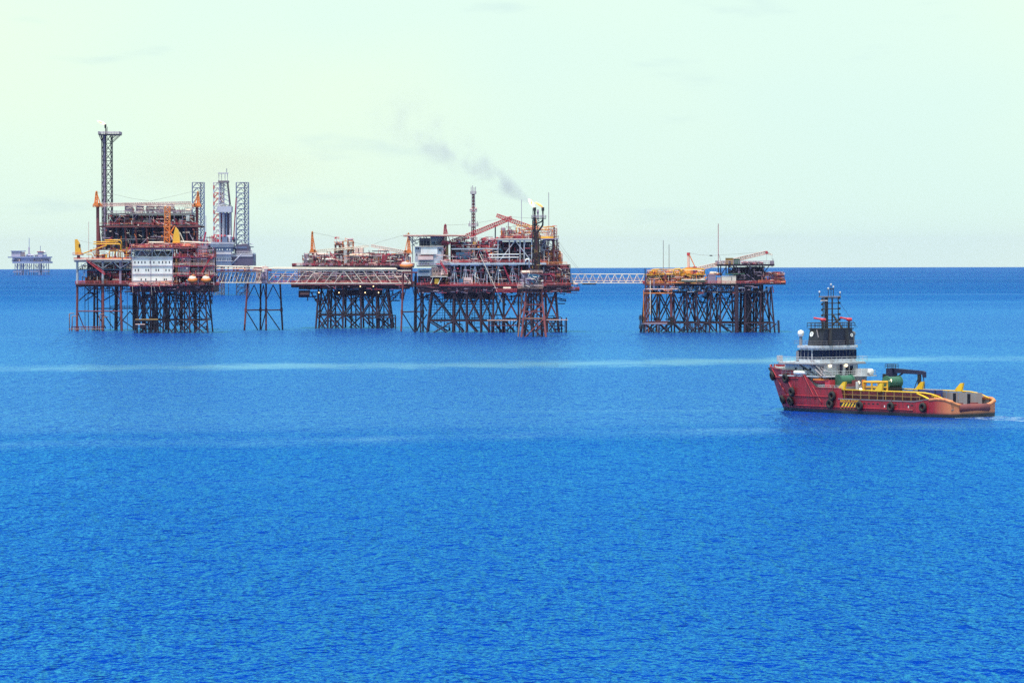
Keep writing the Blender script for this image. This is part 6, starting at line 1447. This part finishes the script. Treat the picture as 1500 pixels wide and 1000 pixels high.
# ------------------------------------------------------------------ flames and smoke
def flame(host, label, lobes):
    p = host.sub('flame', label, 'flame', lobes[0][0][0][0], 'burning gas flames')
    for pts, m in lobes:
        b = MB(); vs, fs = [], []; nn = 9
        P = [(p.c((u, v, y)), p.s(r)) for u, v, y, r in pts]
        for i, (c, r) in enumerate(P):
            d = (P[min(i + 1, len(P) - 1)][0] - P[max(i - 1, 0)][0]).normalized(); q = d.to_track_quat('Z', 'Y')
            for j in range(nn): a = 2 * math.pi * j / nn; w = r * (1 + .18 * math.sin(3 * a + i)); vs.append(c + q @ Vector((w * math.cos(a), w * math.sin(a), 0)))
        for i in range(len(P) - 1):
            for j in range(nn): fs.append((i*nn+j, i*nn+(j+1)%nn, (i+1)*nn+(j+1)%nn, (i+1)*nn+j))
        fs += [tuple(range(nn)), tuple(range((len(P)-1)*nn, len(P)*nn))]
        b.add(vs, fs); p.mesh('flame_tongue', b, m, None, True)
flame(A, 'pale flame blowing left from the tall lattice flare tower', [([(155.6, 183, 0, .5), (153.5, 181.6, 0, 1.5), (150.5, 180.6, 0, 1.9), (147, 179, 0, 1.5), (143.6, 177, 0, .2)], 'flame_white'), ([(152, 181.4, -.4, .4), (148, 179, -1, 1.0), (145, 178.6, -1, .2)], 'flame_orange')])
flame(FT, 'bright white flame on the left pipe of the central flare stack', [([(783.7, 304, 0, .6), (781.6, 301.6, 0, 2.0), (778.8, 297.6, 0, 2.7), (776, 294, 0, 2.0), (774.4, 291, 0, .4)], 'flame_white'), ([(780, 300, -.6, .4), (778.6, 296.6, -1, 1.1), (778.8, 292.6, -1, .2)], 'flame_orange')])
flame(FT, 'orange flame leaning left from the right pipe of the flare stack', [([(795.4, 303.6, 0, .6), (793, 301.6, 0, 1.4), (789.6, 299.6, 0, 1.5), (786.4, 297.6, 0, 1.1), (783.6, 297.2, 0, .2)], 'flame_orange')])

def smoke():
    """a widening plume drifting up and to the left of the stack"""
    a = FT.c((779, 297, 0)) + FT.root.location; e = FT.c((535, 140, 0)) + FT.root.location; e.y += 18
    L_ = (e - a).length; q = (e - a).to_track_quat('X', 'Z')
    b = MB(); prof = []
    n = 16
    for i in range(n + 1):
        t = i / n; prof.append((1.2 + 25.0 * t ** .9, L_ * t))
    b.lathe([(.05, 0)] + prof + [(.05, L_)], (0, 0, 0), (1, 0, 0), 16)
    me = bpy.data.meshes.new('smoke'); me.from_pydata(b.v, [], b.f); me.update()
    bm = bmesh.new(); bm.from_mesh(me); bmesh.ops.recalc_face_normals(bm, faces=bm.faces); bm.to_mesh(me); bm.free()
    m = bpy.data.materials.new('flare_smoke'); m.use_nodes = True; N, L = m.node_tree.nodes, m.node_tree.links; N.clear()
    out = N.new('ShaderNodeOutputMaterial'); v = N.new('ShaderNodeVolumePrincipled'); v.inputs['Color'].default_value = (0.58, 0.56, 1.0, 1); v.inputs['Anisotropy'].default_value = .2
    tc = N.new('ShaderNodeTexCoord'); sx = N.new('ShaderNodeSeparateXYZ'); L.new(tc.outputs['Object'], sx.inputs[0])
    def M(op, a_, b_=None, clamp=False):
        nn = N.new('ShaderNodeMath'); nn.operation = op; nn.use_clamp = clamp
        for i, qq in enumerate((a_, b_)):
            if qq is None: continue
            if isinstance(qq, (int, float)): nn.inputs[i].default_value = qq
            else: L.new(qq, nn.inputs[i])
        return nn.outputs[0]
    n1 = N.new('ShaderNodeTexNoise'); n1.inputs['Scale'].default_value = .11; n1.inputs['Detail'].default_value = 4; n1.inputs['Roughness'].default_value = .55; n1.inputs['Distortion'].default_value = .4
    L.new(tc.outputs['Object'], n1.inputs['Vector'])
    t = M('DIVIDE', sx.outputs[0], L_)
    rad = M('SQRT', M('ADD', M('MULTIPLY', sx.outputs[1], sx.outputs[1]), M('MULTIPLY', sx.outputs[2], sx.outputs[2])))
    R = M('ADD', M('MULTIPLY', M('POWER', M('MAXIMUM', t, .0001), .9), 25.0), 1.2)
    edge = M('SUBTRACT', 1.0, M('DIVIDE', rad, R), True)
    puff = M('MULTIPLY', M('SUBTRACT', n1.outputs['Fac'], M('SUBTRACT', .47, M('MULTIPLY', M('SUBTRACT', .22, t, True), 1.2)), True), 4.0, True)
    fall = M('DIVIDE', 1.0, M('ADD', M('MULTIPLY', t, 1.6), .8))
    fade = M('SUBTRACT', 1.0, t, True)
    dens = M('MULTIPLY', M('MULTIPLY', M('MULTIPLY', edge, puff), M('MULTIPLY', fall, fade)), 0.145)
    L.new(dens, v.inputs['Density']); L.new(v.outputs[0], out.inputs['Volume'])
    me.materials.append(m)
    o = bpy.data.objects.new('smoke', me); COL.objects.link(o); o.location = a; o.rotation_mode = 'QUATERNION'; o.rotation_quaternion = q
    tag(o, 'thin lavender smoke plume drifting left from the central flare stack', None, None, 'stuff')
smoke()

def brown_veil():
    """thin old flare smoke hanging above the left and middle platforms"""
    c = Plat.c(A, (285, 238, 0)) + A.root.location; c.y += 160
    rx, ry, rz = 82.0, 60.0, 22.0
    b = MB(); b.lathe([(math.sin(math.pi * i / 14), -math.cos(math.pi * i / 14)) for i in range(15)], (0, 0, 0), (0, 0, 1), 24)
    me = bpy.data.meshes.new('smoke_veil'); me.from_pydata(b.v, [], b.f); me.update()
    bm = bmesh.new(); bm.from_mesh(me); bmesh.ops.recalc_face_normals(bm, faces=bm.faces); bm.to_mesh(me); bm.free()
    m = bpy.data.materials.new('old_smoke'); m.use_nodes = True; N, L = m.node_tree.nodes, m.node_tree.links; N.clear()
    out = N.new('ShaderNodeOutputMaterial'); v = N.new('ShaderNodeVolumePrincipled'); v.inputs['Color'].default_value = (0.85, 0.70, 0.55, 1)
    tc = N.new('ShaderNodeTexCoord'); ln = N.new('ShaderNodeVectorMath'); ln.operation = 'LENGTH'; L.new(tc.outputs['Object'], ln.inputs[0])
    r = N.new('ShaderNodeMapRange'); r.interpolation_type = 'SMOOTHSTEP'; r.inputs[1].default_value = 1.0; r.inputs[2].default_value = 0.1; r.inputs[3].default_value = 0.0; r.inputs[4].default_value = 0.0055
    n = N.new('ShaderNodeTexNoise'); n.inputs['Scale'].default_value = 2.2; n.inputs['Detail'].default_value = 3
    L.new(tc.outputs['Object'], n.inputs['Vector']); L.new(ln.outputs['Value'], r.inputs[0])
    mu = N.new('ShaderNodeMath'); mu.operation = 'MULTIPLY'; L.new(r.outputs[0], mu.inputs[0]); L.new(n.outputs['Fac'], mu.inputs[1]); L.new(mu.outputs[0], v.inputs['Density']); L.new(v.outputs[0], out.inputs['Volume'])
    me.materials.append(m)
    o = bpy.data.objects.new('smoke_veil', me); COL.objects.link(o); o.location = c; o.scale = (rx, ry, rz)
    tag(o, 'faint brownish smoke haze hanging above the left platforms', None, None, 'stuff')
brown_veil()
